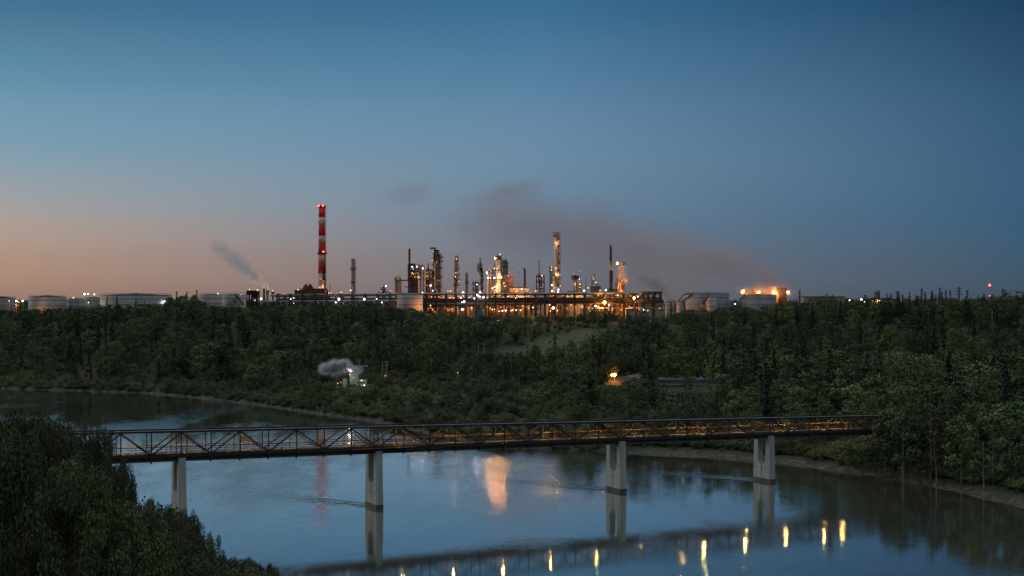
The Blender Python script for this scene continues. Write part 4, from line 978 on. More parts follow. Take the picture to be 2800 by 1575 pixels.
# --- pipe rack in front of the whole plant
D0 = 842
U = unit('pipe_rack', 'long elevated steel pipe rack carrying silver pipes across the front of the plant', 'pipe rack', 1300, D0, 'the pipe rack')
def run(part, p0, y0, p1, y1, r, m, dy, bend=None):
    U.pipe([(p0, y0, dy)] + (bend or []) + [(p1, y1, dy)], r, m, part)
run('pipe', 741, 808, 1150, 803.5, .55, 'pipe', -1); run('pipe', 1150, 803.5, 1430, 804, .55, 'pipe', -1); run('pipe', 1430, 803, 1800, 801, .55, 'pipe', -1)
run('pipe', 750, 811, 1200, 806.5, .35, 'grey', 1); run('pipe', 1420, 806, 1780, 804, .4, 'grey', 1)
run('pipe', 715, 824, 1085, 822, .40, 'pipe', -2); run('pipe', 760, 819, 1085, 816, .45, 'dark', 0); run('pipe', 1155, 819, 1300, 818, .5, 'dark', 0)
for y_, r, m_, a, b_ in ((816.5, .5, 'black', 1335, 1760), (820.5, .55, 'pipe', 1150, 1770), (824.5, .5, 'black', 1160, 1780), (829.5, .6, 'pipe', 1180, 1770), (833, .35, 'black', 1150, 1480), (827, .5, 'dark', 1490, 1800), (843, .4, 'pipe', 1590, 1815), (837, .3, 'dark', 1155, 1330)):
    run('pipe', a, y_, b_, y_ - .6, r, m_, rnd.uniform(-2.5, 2.5))
for p in list(range(760, 1150, 34)) + list(range(1165, 1810, 27)):
    U.frame(p, p + 2.2, 804, None, 1, 3, 'black' if p > 1150 else 'dark', 7, .4, False, 'rack_bent')
mb = MB()
for y_ in (805.8, 817.8, 826):
    for sy in (-3.3, 3.3):
        a, b_ = (U.X(1150 if y_ > 806 else 760), U.X(1808)); mb.beam((a, sy, U.Z(y_)), (b_, sy, U.Z(y_)), .3)
mb.build('rack_girders', 'black', U.root)
U.frame(1755, 1806, 799, 830, 3, 2, 'black', 8, .7, False, 'end_frame'); U.box('end_cooler', 1742, 1812, 819, 828, 'black', 8.5)
U.attach = []
for p0, p1, y0 in ((1455, 1478, 816), (1500, 1512, 812)):
    U.frame(p0, p1, y0, None, 2, 4, 'black', 5, .4, True, 'stair_frame', -6)

# --- tanks
def tank(name, label, words, p0, p1, y0, D, m, cone=6.0, stair=None, lip=None, group='storage tanks of the refinery'):
    c = (p0 + p1) / 2; U = unit(name, label, 'tank', c, D, words, group)
    w = p1 - p0; U.cyl('shell', c, y0, w, m, n=56)
    r = w * U.k / 2; z = U.Z(y0)
    MB().lathe([(r * 1.003, z + .01), (r * .5, z + cone * U.k * .62), (r * .06, z + cone * U.k), (r * .01, z + cone * U.k + .3)], 48).build('roof', 'tankroof', U.root, smooth=True)
    mb = MB()
    for zz_ in (.3, .95):
        pts = [(r * math.cos(a), r * math.sin(a), z + zz_) for a in (2 * math.pi * i / 40 for i in range(41))]
        for a, b_ in zip(pts, pts[1:]): mb.beam(a, b_, .09)
    mb.build('rim_rail', 'black', U.root)
    for f_ in (.36, .62, .86):
        mb = MB()
        pts = [((r + .05) * math.cos(a), (r + .05) * math.sin(a), z * f_) for a in (2 * math.pi * i / 40 for i in range(41))]
        for a, b_ in zip(pts, pts[1:]): mb.beam(a, b_, .12, .16)
        mb.build('wind_girder', 'tankroof', U.root)
    if stair:
        a, ya, b_, yb = stair; dy = -r * .8
        x0, x1 = U.X(a), U.X(b_); z0, z1 = U.Z(ya), U.Z(yb); mb = MB()
        mb.beam((x0, dy - 1, z0), (x1, dy - 1, z1), .35, .3); mb.beam((x0, dy - 1, z0 + 1.1), (x1, dy - 1, z1 + 1.1), .12); mb.beam((x0, dy - 2, z0 + 1.1), (x1, dy - 2, z1 + 1.1), .12)
        mb.beam((x0, dy - 2, z0), (x1, dy - 2, z1), .35, .3)
        for i in range(14):
            t_ = i / 13; mb.beam((x0 + (x1 - x0) * t_, dy - 1, z0 + (z1 - z0) * t_), (x0 + (x1 - x0) * t_, dy - 1, z0 + (z1 - z0) * t_ + 1.1), .1)
        mb.build('stair', 'black', U.root)
    return U
tank('storage_tank', 'cut-off pale tank at the frame edge with a dark flat roof', 'the cut-off pale tank', -60, 40, 815, 930, 'tank_blue', 6)
tank('storage_tank', 'pale white tank with a low dark cone roof behind the treetops', 'the pale cone-roofed tank', 80, 180, 812, 880, 'tank', 4)
tank('storage_tank', 'small narrow tank between the two broad pale tanks', 'the small narrow tank', 184, 232, 818, 900, 'tank_blue', 2.5)
tank('storage_tank', 'small blue grey tank touching the widest tank', 'the blue grey tank', 234, 276, 814, 870, 'tank_blue', 2)
tank('storage_tank', 'widest pale tank of all with a black shallow cone roof', 'the widest tank', 277, 468, 808, 860, 'tank', 6)
tank('storage_tank', 'half-hidden pale tank with a straight dark roof edge', 'the half-hidden tank', 545, 612, 806, 900, 'tank', 1.5)
tank('storage_tank', 'pale tank with a diagonal black stair under the steam plume', 'the stair tank', 608, 672, 806, 880, 'tank', 1.5, (650, 808, 672, 835))
tank('storage_tank', 'squat pinkish tank standing in front of the pipe rack', 'the squat pinkish tank', 1086, 1156, 806, 815, 'tank_tan', 1.2)
tank('storage_tank', 'large streaked tank with two stairs right of the grey steam plume', 'the large streaked tank', 1874, 1994, 804, 870, 'tank_blue', 2.5, (1866, 826, 1890, 806))
tank('storage_tank', 'smaller tan tank in front of the large streaked tank', 'the smaller tan tank', 1932, 1960, 814, 815, 'tank_tan', 1, (1920, 832, 1934, 813))
tank('storage_tank', 'streaked blue grey tank below the orange flood lights', 'the tank below the orange lights', 2030, 2122, 807, 860, 'tank_blue', 3, (2012, 826, 2032, 808))
tank('small_tank', 'slim tan upright tank at the right end of the pipe rack', 'the slim tan tank', 1819, 1832, 827, 800, 'tank_tan', 1)
tank('small_tank', 'second slim tan tank standing a little higher', 'the second slim tank', 1849, 1863, 827, 835, 'tank_tan', 1)
U = unit('tank_walkway', 'black high walkway and stairs leading up to the large streaked tank', 'walkway', 1860, 846, 'the high walkway')
U.frame(1822, 1872, 826, None, 4, 2, 'black', 3, .3, False); U.pipe([(1862, 826), (1890, 806)], .3, 'black', 'stair'); U.pipe([(1855, 824), (1870, 805)], .25, 'black', 'stair'); U.pipe([(1869, 805), (1890, 804)], .25, 'black', 'handrail')
# --- left group by the steam plume
U = unit('pump_house', 'black cluttered pump frame with yellow lamps below the grey steam plume', 'frame', 690, 900, 'the black pump frame')
U.frame(678, 706, 796, None, 4, 3, 'black', 6, .6); U.box('cooler', 678, 704, 796, 806, 'black', 5); U.box('cooler', 692, 708, 804, 816, 'black', 6); U.cyl('drum', 684, 793, 6, 'black', 800, 6)
column('vent_stack', 'short black vent stack directly under the grey steam plume', 'chimney', 'the black vent stack', 722, 789, 5.5, 905, 'black', (), False, 0)
column('pale_column', 'pale slim column right of the black vent stack', 'column', 'the pale slim column', 732, 797, 6, 900, 'tank_blue', ((800, 8),), True, 0)
column('pale_column', 'short grey column with lamp at the left end of the pipe rack', 'column', 'the short lamp column', 746, 800, 5, 900, 'dark', ((802, 8),), True, 0)
column('thin_pipe_stack', 'pencil-thin dark vent pipe at the root of the grey steam plume', 'chimney', 'the pencil-thin vent', 728, 783, 1.4, 905, 'dark', (), False, 0)
# --- cooling tower and right side
U = unit('cooling_tower', 'flared brown cooling tower releasing the large pink smoke plume', 'cooling tower', 2137, 1010, 'the cooling tower')
pr = [(30 * U.k / 2, 0)] + [(w * U.k / 2, U.Z(y_)) for y_, w in ((806, 26), (798, 25), (792, 27), (787, 31), (786.5, 29))]
MB().lathe(pr, 28).build('shell', 'brown', U.root, smooth=True); U.attach.append((2137, 790, 28, 0))
U = unit('cooler_bank', 'dark low cooler bank between orange lights above the streaked tank', 'cooler', 2082, 1000, 'the dark cooler bank')
U.box('casing', 2040, 2072, 801, None, 'brown', 10); U.cyl('fan_stack', 2062, 792, 13, 'brown', 801, 16); U.box('casing', 2080, 2124, 803, None, 'brown', 10)
column('slender_chimney', 'slender rust chimney standing clear to the right of the cooling tower', 'chimney', 'the slender rust chimney', 2186.5, 793, 4.6, 850, 'rust', (), False, 0)
U = unit('warehouse', 'long low white warehouse behind the bushy ridge tree', 'building', 2225, 1100, 'the long warehouse')
U.box('wall', 2190, 2300, 812, None, 'tank', 20); U.box('roof', 2189, 2301, 810.5, 812, 'tankroof', 21)
U = unit('warehouse', 'second low white shed, small, left of the far power pylons', 'building', 2415, 1150, 'the small white shed'); U.box('wall', 2400, 2432, 820, None, 'tank', 12); U.box('roof', 2399, 2433, 819, 820, 'tankroof', 13)
# --- low background gear of the plant seen through the rack
kinds = [('process_vessel', 'vessel'), ('heat_exchanger', 'exchanger'), ('equipment_rack', 'frame'), ('process_column', 'column')]
gear_zone = [(760, 900, 'under the domed hall behind the pipe rack'), (900, 1080, 'between grey stack and squat pinkish tank'), (1080, 1240, 'below the reactor block behind the pipe rack'), (1240, 1330, 'below the spired column behind the pipe rack'), (1330, 1400, 'below the thick pale column behind the rack'), (1400, 1490, 'below the glowing round tank'), (1490, 1600, 'below the blue grey building'), (1600, 1720, 'below the tapering black stack'), (1720, 1830, 'inside the right end of the pipe rack')]
for i in range(118):
    px = rnd.uniform(1156, 1745) if i > 26 else rnd.uniform(770, 1090)
    if 1458 < px < 1490 or 1552 < px < 1594: continue
    nm, ct = kinds[rnd.randrange(4)]; D = rnd.uniform(856, 920); big = px > 1150
    U = Unit(nm, '', ct, px, D, 'low gear behind the pipe rack'); y0 = rnd.uniform(803, 842) if big else rnd.uniform(808, 824)
    adj = {'beige': 'pale', 'brown': 'brown', 'orange_frame': 'orange', 'silver': 'silver', 'dark': 'dark'}
    m_ = rnd.choice(('beige', 'brown', 'orange_frame', 'silver', 'dark', 'beige'))
    if nm == 'process_vessel': U.cyl('shell', px, y0, rnd.uniform(4, 9), m_, dome=True); U.plat(px, y0 + 4, 10)
    elif nm == 'process_column': U.cyl('shell', px, y0 - 4, rnd.uniform(2, 4), m_, dome=True); U.plat(px, y0 + 6, 6); U.plat(px, y0 + 14, 6)
    elif nm == 'heat_exchanger':
        w = rnd.uniform(9, 18); z = U.Z(y0 + 4)
        MB().tube((U.X(px - w / 2), 0, z), (U.X(px + w / 2), 0, z), .9, .9, 12).build('shell', m_, U.root); U.frame(px - w / 3, px + w / 3, y0 + 6, None, 1, 1, 'dark', 1.6, .35, False, 'support')
    else:
        w = rnd.uniform(9, 22); U.frame(px - w / 2, px + w / 2, y0, None, rnd.randrange(2, 5), rnd.randrange(2, 5), m_ if m_ in ('dark', 'orange_frame') else 'dark', rnd.uniform(4, 8), .3)
        U.pipe([(px - w / 2, y0 + 5, -2), (px + w / 2, y0 + 5, -2)], .3, m_ if m_ != 'dark' else 'beige')
        U.pipe([(px - w / 2, y0 + 9, -1), (px + w / 2, y0 + 9, -1), (px + w / 2, 850, -1)], .25, 'beige')
    REG.append((U.root, {'process_vessel': adj[m_] + ' domed vessel', 'process_column': 'slim ' + adj[m_] + ' column', 'heat_exchanger': adj[m_] + ' lying exchanger', 'equipment_rack': ('orange' if m_ == 'orange_frame' else 'dark') + ' open frame'}[nm], zone(gear_zone, px), px))
# control cabins and lit yard at the plant's front edge
for p0, p1, y0, D, m_, lab in ((1299, 1322, 843, 790, 'cladding', 'pale portable cabin at the plant edge under the spired column'), (1711, 1735, 848, 790, 'tank', 'white site cabin near the tapering black stack'), (1745, 1772, 855, 780, 'cladding', 'dark blue parked trailer beside the white site cabin'), (1664, 1675, 832, 830, 'tank', 'small white hut in front of the tapering black stack')):
    U = Unit('site_cabin', lab, 'cabin', (p0 + p1) / 2, D); U.box('wall', p0, p1, y0, None, m_, 3); U.box('roof', p0 - .6, p1 + .6, y0 - 1, y0, 'dark', 3.4); U.box('door', p0 + 3, p0 + 6, y0 + 3, None, 'dark', .2, -1.55)

# ------------------------------------------------------------------ lamps
bulb_mesh = {}
def bulb(parent, loc, kind, r, name='bulb', power=0):
    if kind not in bulb_mesh:
        import bmesh
        bm = bmesh.new(); bmesh.ops.create_icosphere(bm, subdivisions=1, radius=1.0); me = bpy.data.meshes.new('bulb_' + kind); bm.to_mesh(me); bm.free(); me.materials.append(E[kind]); bulb_mesh[kind] = me
    o = bpy.data.objects.new(name, bulb_mesh[kind]); C.objects.link(o); o.parent = parent; o.location = loc; o.scale = (r, r, r)
    if r > .27 and kind != 'r' or power:
        li = bpy.data.lights.new('lamp_light', 'POINT'); li.energy = power or 3800 * r * GAIN[kind] * (.22 if loc[2] == 0 and r < .8 and 'lamp' in parent.name else 1); li.color = LCOL[kind]; li.shadow_soft_size = .12
        lo = bpy.data.objects.new('lamp_light', li); C.objects.link(lo); lo.parent = parent; lo.location = (loc[0], loc[1] - r - .35, loc[2] - .2)
    return o
LCOL = {'O': (1.0, .34, .06), 'w': (.85, .90, 1.0), 'n': (1.0, .68, .36), 'y': (1.0, .72, .25), 'o': (1.0, .38, .08)}
GAIN = {'w': .12, 'n': .35, 'y': .6, 'o': 2.4, 'O': 1.7}
LAMPS = '''927,818,10,w 996,818,9,w 1030,817,5,w 918,827,5,w 933,824,4,n 1044,827,5,w 803,816,8,n 795,818,4,w 876,786,6,o 852,779,4,o 815,792,5,n 870,804,5,y 884,803,5,y 906,800,5,o 919,804,5,n 933,799,5,n 960,794,7,n 977,824,3,y
1044,782,4,n 1055,782,5,w 1043,797,4,n 1068,796,4,n 1127,729,6,w 1140,729,5,w 1156,734,6,w 1143,759,8,n 1134,758,6,n 1147,759,6,n 1167,755,6,n 1167,745,5,n 1142,747,5,n 1127,747,5,n 1178,781,7,w 1183,795,6,w 1155,801,7,w 1194,717,3,y 1182,711,4,n 1185,688,3,n 1189,770,4,y
1232,796,7,o 1225,796,4,n 1248,708,4,n 1247,746,4,n 1255,769,4,n 1266,801,10,w 1220,809,6,n 1269,825,9,w 1264,846,9,w 1313,800,8,w 1305,807,8,w 1311,811,6,w 1322,813,7,w 1297,816,6,w 1260,814,5,w 1304,778,4,w 1331,745,6,w 1335,760,6,w 1341,760,6,n 1352,760,6,w 1347,788,4,w 1352,734,6,n 1354,706,6,O 1367,696,6,n 1363,758,7,O 1370,758,6,O 1390,754,6,n 1378,774,6,n 1381,783,6,n 1352,784,7,n 1357,782,5,o 1353,800,6,n 1397,792,6,n 1393,806,6,o
1405,791,6,o 1414,806,6,n 1383,849,9,n 1401,848,8,n 1411,848,7,n 1424,848,7,n 1374,850,5,w 1465,796,6,n 1482,754,6,n 1508,731,5,n 1508,738,4,y 1509,780,5,w 1509,796,6,w 1525,662,6,o 1527,752,6,o 1527,792,6,w 1526,799,6,w 1532,782,5,o 1513,842,11,w 1505,850,6,o 1524,849,6,n 1572,776,7,o 1585,776,5,o 1597,795,7,w 1608,787,5,n 1607,807,5,o 1600,807,5,o 1590,838,6,o 1503,815,4,o 1628,837,6,w 1426,791,5,w 1433,793,5,w 1620,757,3,n 1623,763,4,n 1624,780,3,n
1688,720,8,O 1698,721,4,o 1700,767,5,o 1712,767,6,o 1691,776,8,o 1697,796,6,o 1653,827,12,O 1734,815,8,O 1744,811,5,w 1656,807,6,o 1635,808,6,o 1657,793,7,w 1641,794,5,n 1685,807,6,o 1695,831,5,o 1629,836,6,w 1771,849,6,o 1748,846,4,o 1804,843,4,o 1760,847,4,w 1743,829,3,n 1666,834,4,w
2031,798,10,O 2038,804,6,o 2075,799,6,O 2115,799,7,O 2121,802,7,o 2155,799,7,O 2010,831,5,w 2009,851,4,o 2147,843,4,o 1919,837,3,o
45,823,7,w 62,823,7,w 51,826,5,o 44,833,5,o 25,823,4,y 231,804,8,w 241,804,7,y 258,805,8,n 262,814,4,o 201,814,6,y 242,827,5,y 450,824,5,w 596,803,7,n 634,806,6,n 652,806,5,w 659,806,5,w 704,793,5,y 684,792,4,y 682,811,4,y 697,821,4,y 714,817,8,w 746,796,6,n 776,804,4,o 803,829,4,n 821,829,3,n
2355,819,8,w 2323,821,5,w 2364,825,4,y 2386,822,7,o 2393,825,5,o 2495,826,5,y
1180,812,4,n 1190,812,4,n 1200,812,4,o 1212,813,4,n 1225,812,5,o 1240,813,4,o 1285,812,4,n 1345,812,4,o 1360,820,4,o 1375,812,4,o 1340,842,5,o 1352,846,6,o 1445,842,5,o 1435,815,4,o 1550,843,4,o 1610,842,5,o 1640,848,4,o 1675,845,5,o 1720,838,4,o 1350,792,4,o 1400,800,5,o 1450,800,5,o 1495,806,4,o 1540,808,4,o
1523,834,4,o 1611,822,4,o 1230,846,4,o 1477,822,4,n 1289,828,4,o 1256,812,4,o 1520,815,4,o 1724,809,4,o 1717,815,4,o 1345,822,4,o 1706,822,6,o 1177,840,4,o 1316,834,5,o 1502,834,4,o 1369,828,6,n 1346,846,6,n 1266,828,4,n 1370,840,4,o 1617,834,6,o 1648,846,4,n 1269,822,4,o 1699,846,5,o 1369,828,6,o 1504,834,5,o 1413,812,4,o 1459,834,4,o 1323,812,5,n 1347,815,4,n 1250,828,6,o 1579,812,6,o 1301,834,5,o 1539,815,4,n 1183,846,5,o 1240,815,6,o 1262,834,4,o 1650,828,4,o 1695,815,6,o 1561,834,6,o 1332,840,4,o 1381,815,6,o 1268,846,5,o 1614,834,4,o 1564,809,5,o 1486,828,6,o 1607,828,5,n 1267,809,6,o 1190,806,5,o 1228,806,5,o 1290,806,5,o 1330,806,5,o 1388,806,5,o 1412,806,5,o 1440,806,5,o 1495,806,5,o 1540,806,5,o 1600,806,5,o 1645,806,5,o 1690,806,5,o
1433,822,2.6,o 1671,803,3.4,n 1689,807,3.4,w 1573,840,2.6,o 1718,852,3,o 1259,805,2.6,w 1674,854,2.6,o 1386,841,2.6,n 1280,814,3,o 1615,850,3,n 1361,805,3.4,o 1678,805,3,n 1242,815,3.4,o 1728,803,3.4,o 1688,813,2.6,o 1238,850,3.4,o 1498,830,2.6,n 1200,812,2.6,o 1502,811,3.4,o 1725,805,3.4,o 1517,810,3,o 1746,854,2.6,o 1397,850,2.6,w 1457,841,3.4,w 1508,843,2.6,n 1224,848,3,n 1283,813,3.4,o 1170,844,3,o 1415,814,3,n 1351,807,3.4,n 1220,843,2.6,n 1620,844,3,n 1578,815,3.4,o 1410,815,3,w 1380,847,3,o 1553,811,3,o 1189,853,2.6,n 1718,854,3.4,o 1167,806,2.6,n 1333,803,3,n 1242,832,2.6,o 1601,818,2.6,o 1407,810,3.4,n 1507,844,3.4,o 1321,834,3.4,n 1365,851,3,w 1235,844,2.6,o 1620,814,2.6,o 1263,826,3.4,w 1389,811,3,w 1718,830,3.4,o 1502,833,3,w 1342,830,3.4,o 1677,832,3,o 1587,840,2.6,o 1572,826,3,o 1589,838,2.6,n 1303,826,3,o 1498,828,2.6,o 1527,807,2.6,o 1401,833,2.6,o 1180,842,2.6,o 1177,835,3.4,w 1440,839,2.6,n 1130,736,3,w 1128,771,3,n 1169,780,2.6,n 1171,763,2.6,o 1187,738,2.6,n 1187,761,2.6,n 1202,768,2.6,o 1197,767,2.6,o 1246,757,2.6,w 1250,793,2.6,n 1315,759,2.6,n 1310,771,2.6,o 1344,788,2.6,n 1344,787,2.6,o 1363,750,3,w 1362,768,3,n 1393,744,3,n 1393,769,3,n 1418,735,2.6,o 1418,763,3,o 1479,786,3,o 1478,763,3,o 1520,733,3,w 1521,779,3,o 1570,748,2.6,n 1570,778,2.6,n 1586,741,3,n 1584,763,2.6,w 1627,772,3,n 1629,772,2.6,w 1700,741,3,n 1698,770,3,o'''  # closing rows: lights added for the orange glow behind the rack and more sparkle
names = {'O': 'strong orange', 'w': 'cool white', 'n': 'warm white', 'y': 'yellow', 'o': 'orange', 'r': 'red'}
for row in LAMPS.split():
    px, py, sz, k_ = row.split(','); px, py, sz = float(px), float(py), float(sz)
    best = None
    for U in UNITS:
        if U.root.name.startswith(('pipe_rack', 'storage_tank', 'cooling_tower', 'cooler_bank')): continue
        for (p, y0, w, dy) in U.attach:
            if abs(px - p) < w / 2 + 3 and py > y0 - 4 and py < 806:
                sc_ = abs(px - p) + (0 if U.D < 960 else 3)
                if best is None or sc_ < best[0]: best = (sc_, U, p, w, dy)
    near = min(UNITS, key=lambda q_: abs(q_.px - px) + (4 if q_.words == 'the pipe rack' else 0))
    if best:
        _, U, p, w, dy = best; r = sz * .68 * U.k * .5
        off = -(w * U.k / 2 + r + .5) if not U.root.name.startswith('storage_tank') else -(w * U.k / 2) * .9
        if U.root.name.startswith('steam_tower') : off -= 1.0
        b_ = MB().box((0, .6 + r * .4, 0), (.5, 1.2, .4)).build('lamp', 'black', U.root, (U.X(px), dy + off, U.Z(py)))
        bulb(b_, (0, 0, 0), k_, r)
    else:
        D = (rnd.uniform(795, 825) if py > 834 else (rnd.uniform(826, 838) if k_ in 'wO' else rnd.uniform(850, 900)) if py > 806 else rnd.uniform(890, 930)) if 700 < px < 1830 else (780 if px > 2200 and py < 830 and px < 2500 and False else (1150 if px > 2250 and px < 2500 else 850))
        if py > 834 and px > 1900: D = 700
        if 2020 < px < 2170 and py < 810: D = 985
        if px < 710 and py < 815: D = 945
        if D > 700: D *= .85
        k0 = D / F; zb_ = hz((px - CX) * k0, D); z = max(zb_ + 1.2, H - (py - HY) * k0); r = sz * .68 * k0 * .5
        o = thing('floodlight', '', 'floodlight', ((px - CX) * k0, D, zb_), {'w': 'cool white yard lights', 'n': 'warm white yard lights', 'y': 'yellow yard lights', 'o': 'orange yard lights', 'O': 'orange yard lights'}[k_])
        MB().tube((0, .3, 0), (0, .3, z - zb_ + .3), .09, .07, 6).build('pole', 'black', o); MB().box((0, .25 + r * .5, z - zb_ + r * .6), (.6, .7, .35)).build('housing', 'black', o)
        bulb(o, (0, -.1, z - zb_), k_, r)
        REG.append((o, ('large ' if sz > 7.5 else 'small ' if sz < 5 else '') + names[k_] + ' light on pole', ('in front of ' if py > 834 else 'beside ') + near.words, px))
for x_, y_ in ((873.5, 564), (885, 564), (886.5, 689)):
    U = UNITS[0]; b_ = MB().box((0, .5, 0), (.5, .8, .5)).build('beacon', 'black', U.root, (U.X(x_), -(19 * U.k / 2 + .9) if y_ < 600 else -3.9, U.Z(y_))); bulb(b_, (0, -.2, 0), 'r', .62)

# ------------------------------------------------------------------ valley floor: plant house, long building, lamps and utility poles
def ground_unit(name, label, cat, px, D, group=None): return Unit(name, label, cat, px, D, group)
U = ground_unit('treatment_plant', 'pale green lit plant house in the wood with white steam rising from its roof', 'building', 970, 462)
U.box('wall', 958, 980, 1020, None, 'green_lit_clad', 4); U.box('wall', 980, 1004, 1040, None, 'green_lit_clad', 5, -1); U.box('roof', 957, 981, 1018, 1020, 'tankroof', 4.4); U.box('roof', 979, 1005, 1038.5, 1040, 'silver', 5.4, -1)
U.box('upper_house', 966, 992, 1004, 1018, 'silver', 3, 1.5); U.cyl('vent', 975, 998, 3, 'silver', 1004, 3); U.box('annex', 938, 950, 1036, None, 'green_lit_clad', 3)
U.box('cable_shelf', 975, 1005, 1001, 1002.2, 'silver', 2, 1); U.box('door', 984, 989, 1050, None, 'dark', .2, -3.6)
for i in range(5): U.box('louver', 982 + i * 4, 985 + i * 4, 1042, 1047, 'dark', .2, -3.6)
for px, py, kd, r in ((992, 1038, 'n', .24), (960, 1022, 'n', .18), (928, 1046, 'n', .16), (936, 1044, 'o', .14), (1000, 1052, 'w', .2), (962, 1012, 'w', .2)): bulb(U.root, (U.X(px), -4.2, U.Z(py)), kd, r, 'lamp', 16 if py > 1015 else 120)  # the roof lamp at the end is added to brighten the steam
U = ground_unit('long_building', 'long low valley building with pale roof strip and railings between tree trunks', 'building', 1900, 486)
U.box('wall', 1795, 2008, 1040, None, 'cladding', 9); U.box('roof', 1793, 2010, 1033, 1038, 'tank', 10, .5); U.box('eave', 1794, 2009, 1038, 1040, 'tankroof', 9.6)
U.frame(1797, 2006, 1048, 1066, 26, 3, 'beige', .4, .12, False, 'railing', -5.2)
for p in range(1800, 2000, 17): U.box('window', p, p + 8, 1050, 1060, 'dark', .2, -4.62)
U = ground_unit('gravel_roof_house', 'low humped pale shed right behind the star-like orange lamp', 'building', 1735, 505)
U.box('wall', 1702, 1765, 1036, None, 'cladding', 7); mb = MB(); mb.add([(U.X(1700), -4, U.Z(1036)), (U.X(1767), -4, U.Z(1036)), (U.X(1755), 4, U.Z(1022)), (U.X(1712), 4, U.Z(1030)), (U.X(1700), 4.2, U.Z(1036)), (U.X(1767), 4.2, U.Z(1036))], [(0, 1, 2, 3), (1, 5, 2), (0, 3, 4), (3, 2, 5, 4)]); mb.build('roof', 'cladding', U.root)
def street_lamp(label, px, py, D, kind, r, two=False, power=45):
    U = ground_unit('street_lamp', label, 'street lamp', px, D); z = U.Z(py)
    MB().tube((0, 0, 0), (0, 0, z + .25), .09, .06, 6).build('pole', 'wood', U.root); MB().beam((0, 0, z + .25), (0, -.55, z + .2), .08).box((0, -.5, z + .16), (.3, .5, .14)).build('lamp_head', 'grey', U.root)
    bulb(U.root, (0, -.55, z), kind, r, power=power)
    if two: bulb(U.root, (U.X(px - 7.5), -.55, z), kind, r * .5, power=1)
street_lamp('dazzling star-like orange lamp low in the valley wood', 1680, 1025, 484, 'O', .55, True, 260)
street_lamp('small orange lamp on a pole right of the long valley building', 2027, 1003, 520, 'o', .22)
street_lamp('pale yellow lamp at a clearing right of the pale green plant house', 1252, 1018, 484, 'n', .24)
street_lamp('dim orange lamp close right of the pale green plant house', 1054, 1027, 470, 'o', .16)
street_lamp('tiny yellow lamp in the wood above the second bridge span', 1329, 1005, 500, 'y', .08)
street_lamp('yellow light shining between the trees beyond the bridge end', 2572, 1136, 300, 'y', .12)
street_lamp('pair of yellow lights below the small orange pole lamp', 2039, 1027, 500, 'y', .10)
street_lamp('orange light behind leaves right of the long building', 2096, 1053, 470, 'o', .12)
street_lamp('warm lit cabin lamp in the wood above the fourth pier', 2155, 1040, 500, 'n', .16)
def upole(label, px, y0, y1, D, kind='T', name='utility_pole'):
    U = ground_unit(name, label, 'utility pole', px, D); k0 = U.k; z0 = max(0, H - (y1 - HY) * k0 - U.zb) * 0; z1 = U.Z(y0); m_ = 'silver' if kind in ('H', 'L') else 'wood'
    if kind == 'T':
        MB().tube((0, 0, z0), (0, 0, z1), .16, .11, 6).build('pole', 'beige', U.root); MB().beam((-.95, 0, z1 - .35), (.95, 0, z1 - .35), .14).build('crossarm', 'beige', U.root)
    elif kind == 'Y':
        MB().tube((0, 0, z0), (0, 0, z1 - .5), .13, .1, 6).build('pole', 'silver', U.root); MB().beam((0, 0, z1 - .6), (-.6, 0, z1), .14).beam((0, 0, z1 - .6), (.6, 0, z1), .14).build('arm', 'silver', U.root)
    elif kind == 'P': MB().tube((0, 0, z0), (0, 0, z1), .14, .09, 6).build('pole', 'silver', U.root)
    else:
        w = 2.0 if kind == 'H' else 1.5
        for sx in (-w / 2, w / 2): MB().tube((sx, 0, z0), (sx, 0, z1), .12, .1, 6).build('pole', 'beige', U.root)
        for i in range(1 if kind == 'H' else 4): MB().beam((-w / 2, 0, z1 - .3 - i * 1.2), (w / 2, 0, z1 - .3 - i * 1.2), .12).build('crossbar', 'beige', U.root)
upole('lone T-shaped utility pole high on the wooded slope left of centre', 1051, 905, 930, 612)
upole('T-shaped utility pole just above the steaming plant house', 982, 982, 1002, 482)
upole('ladder-like twin pole frame right of the steaming plant house', 1051.5, 987, 1006, 482, 'L', 'twin_pole')
upole('T-shaped utility pole between ladder frame and pale yellow lamp', 1179, 978, 994, 503)
upole('pale double pole frame standing in the middle of the slope', 1316, 938, 965, 524, 'H', 'twin_pole')
upole('T-shaped utility pole under the plant edge near the centre', 1395, 892, 908, 645)
upole('white pole rising at the plant edge above the clearing', 1457, 858, 890, 645, 'P')
upole('Y-shaped pale lamp pole left of the dazzling orange lamp', 1614, 1000, 1030, 495, 'Y')
upole('pale standing pole on the ridge among tall spruces', 2563, 812, 846, 600, 'P')
upole('short pale post in the wood below the red beacon', 2713, 848, 866, 560, 'P')
upole('thin pole beside the dark shed roof at the right wood', 1248, 985, 1005, 505, 'P')
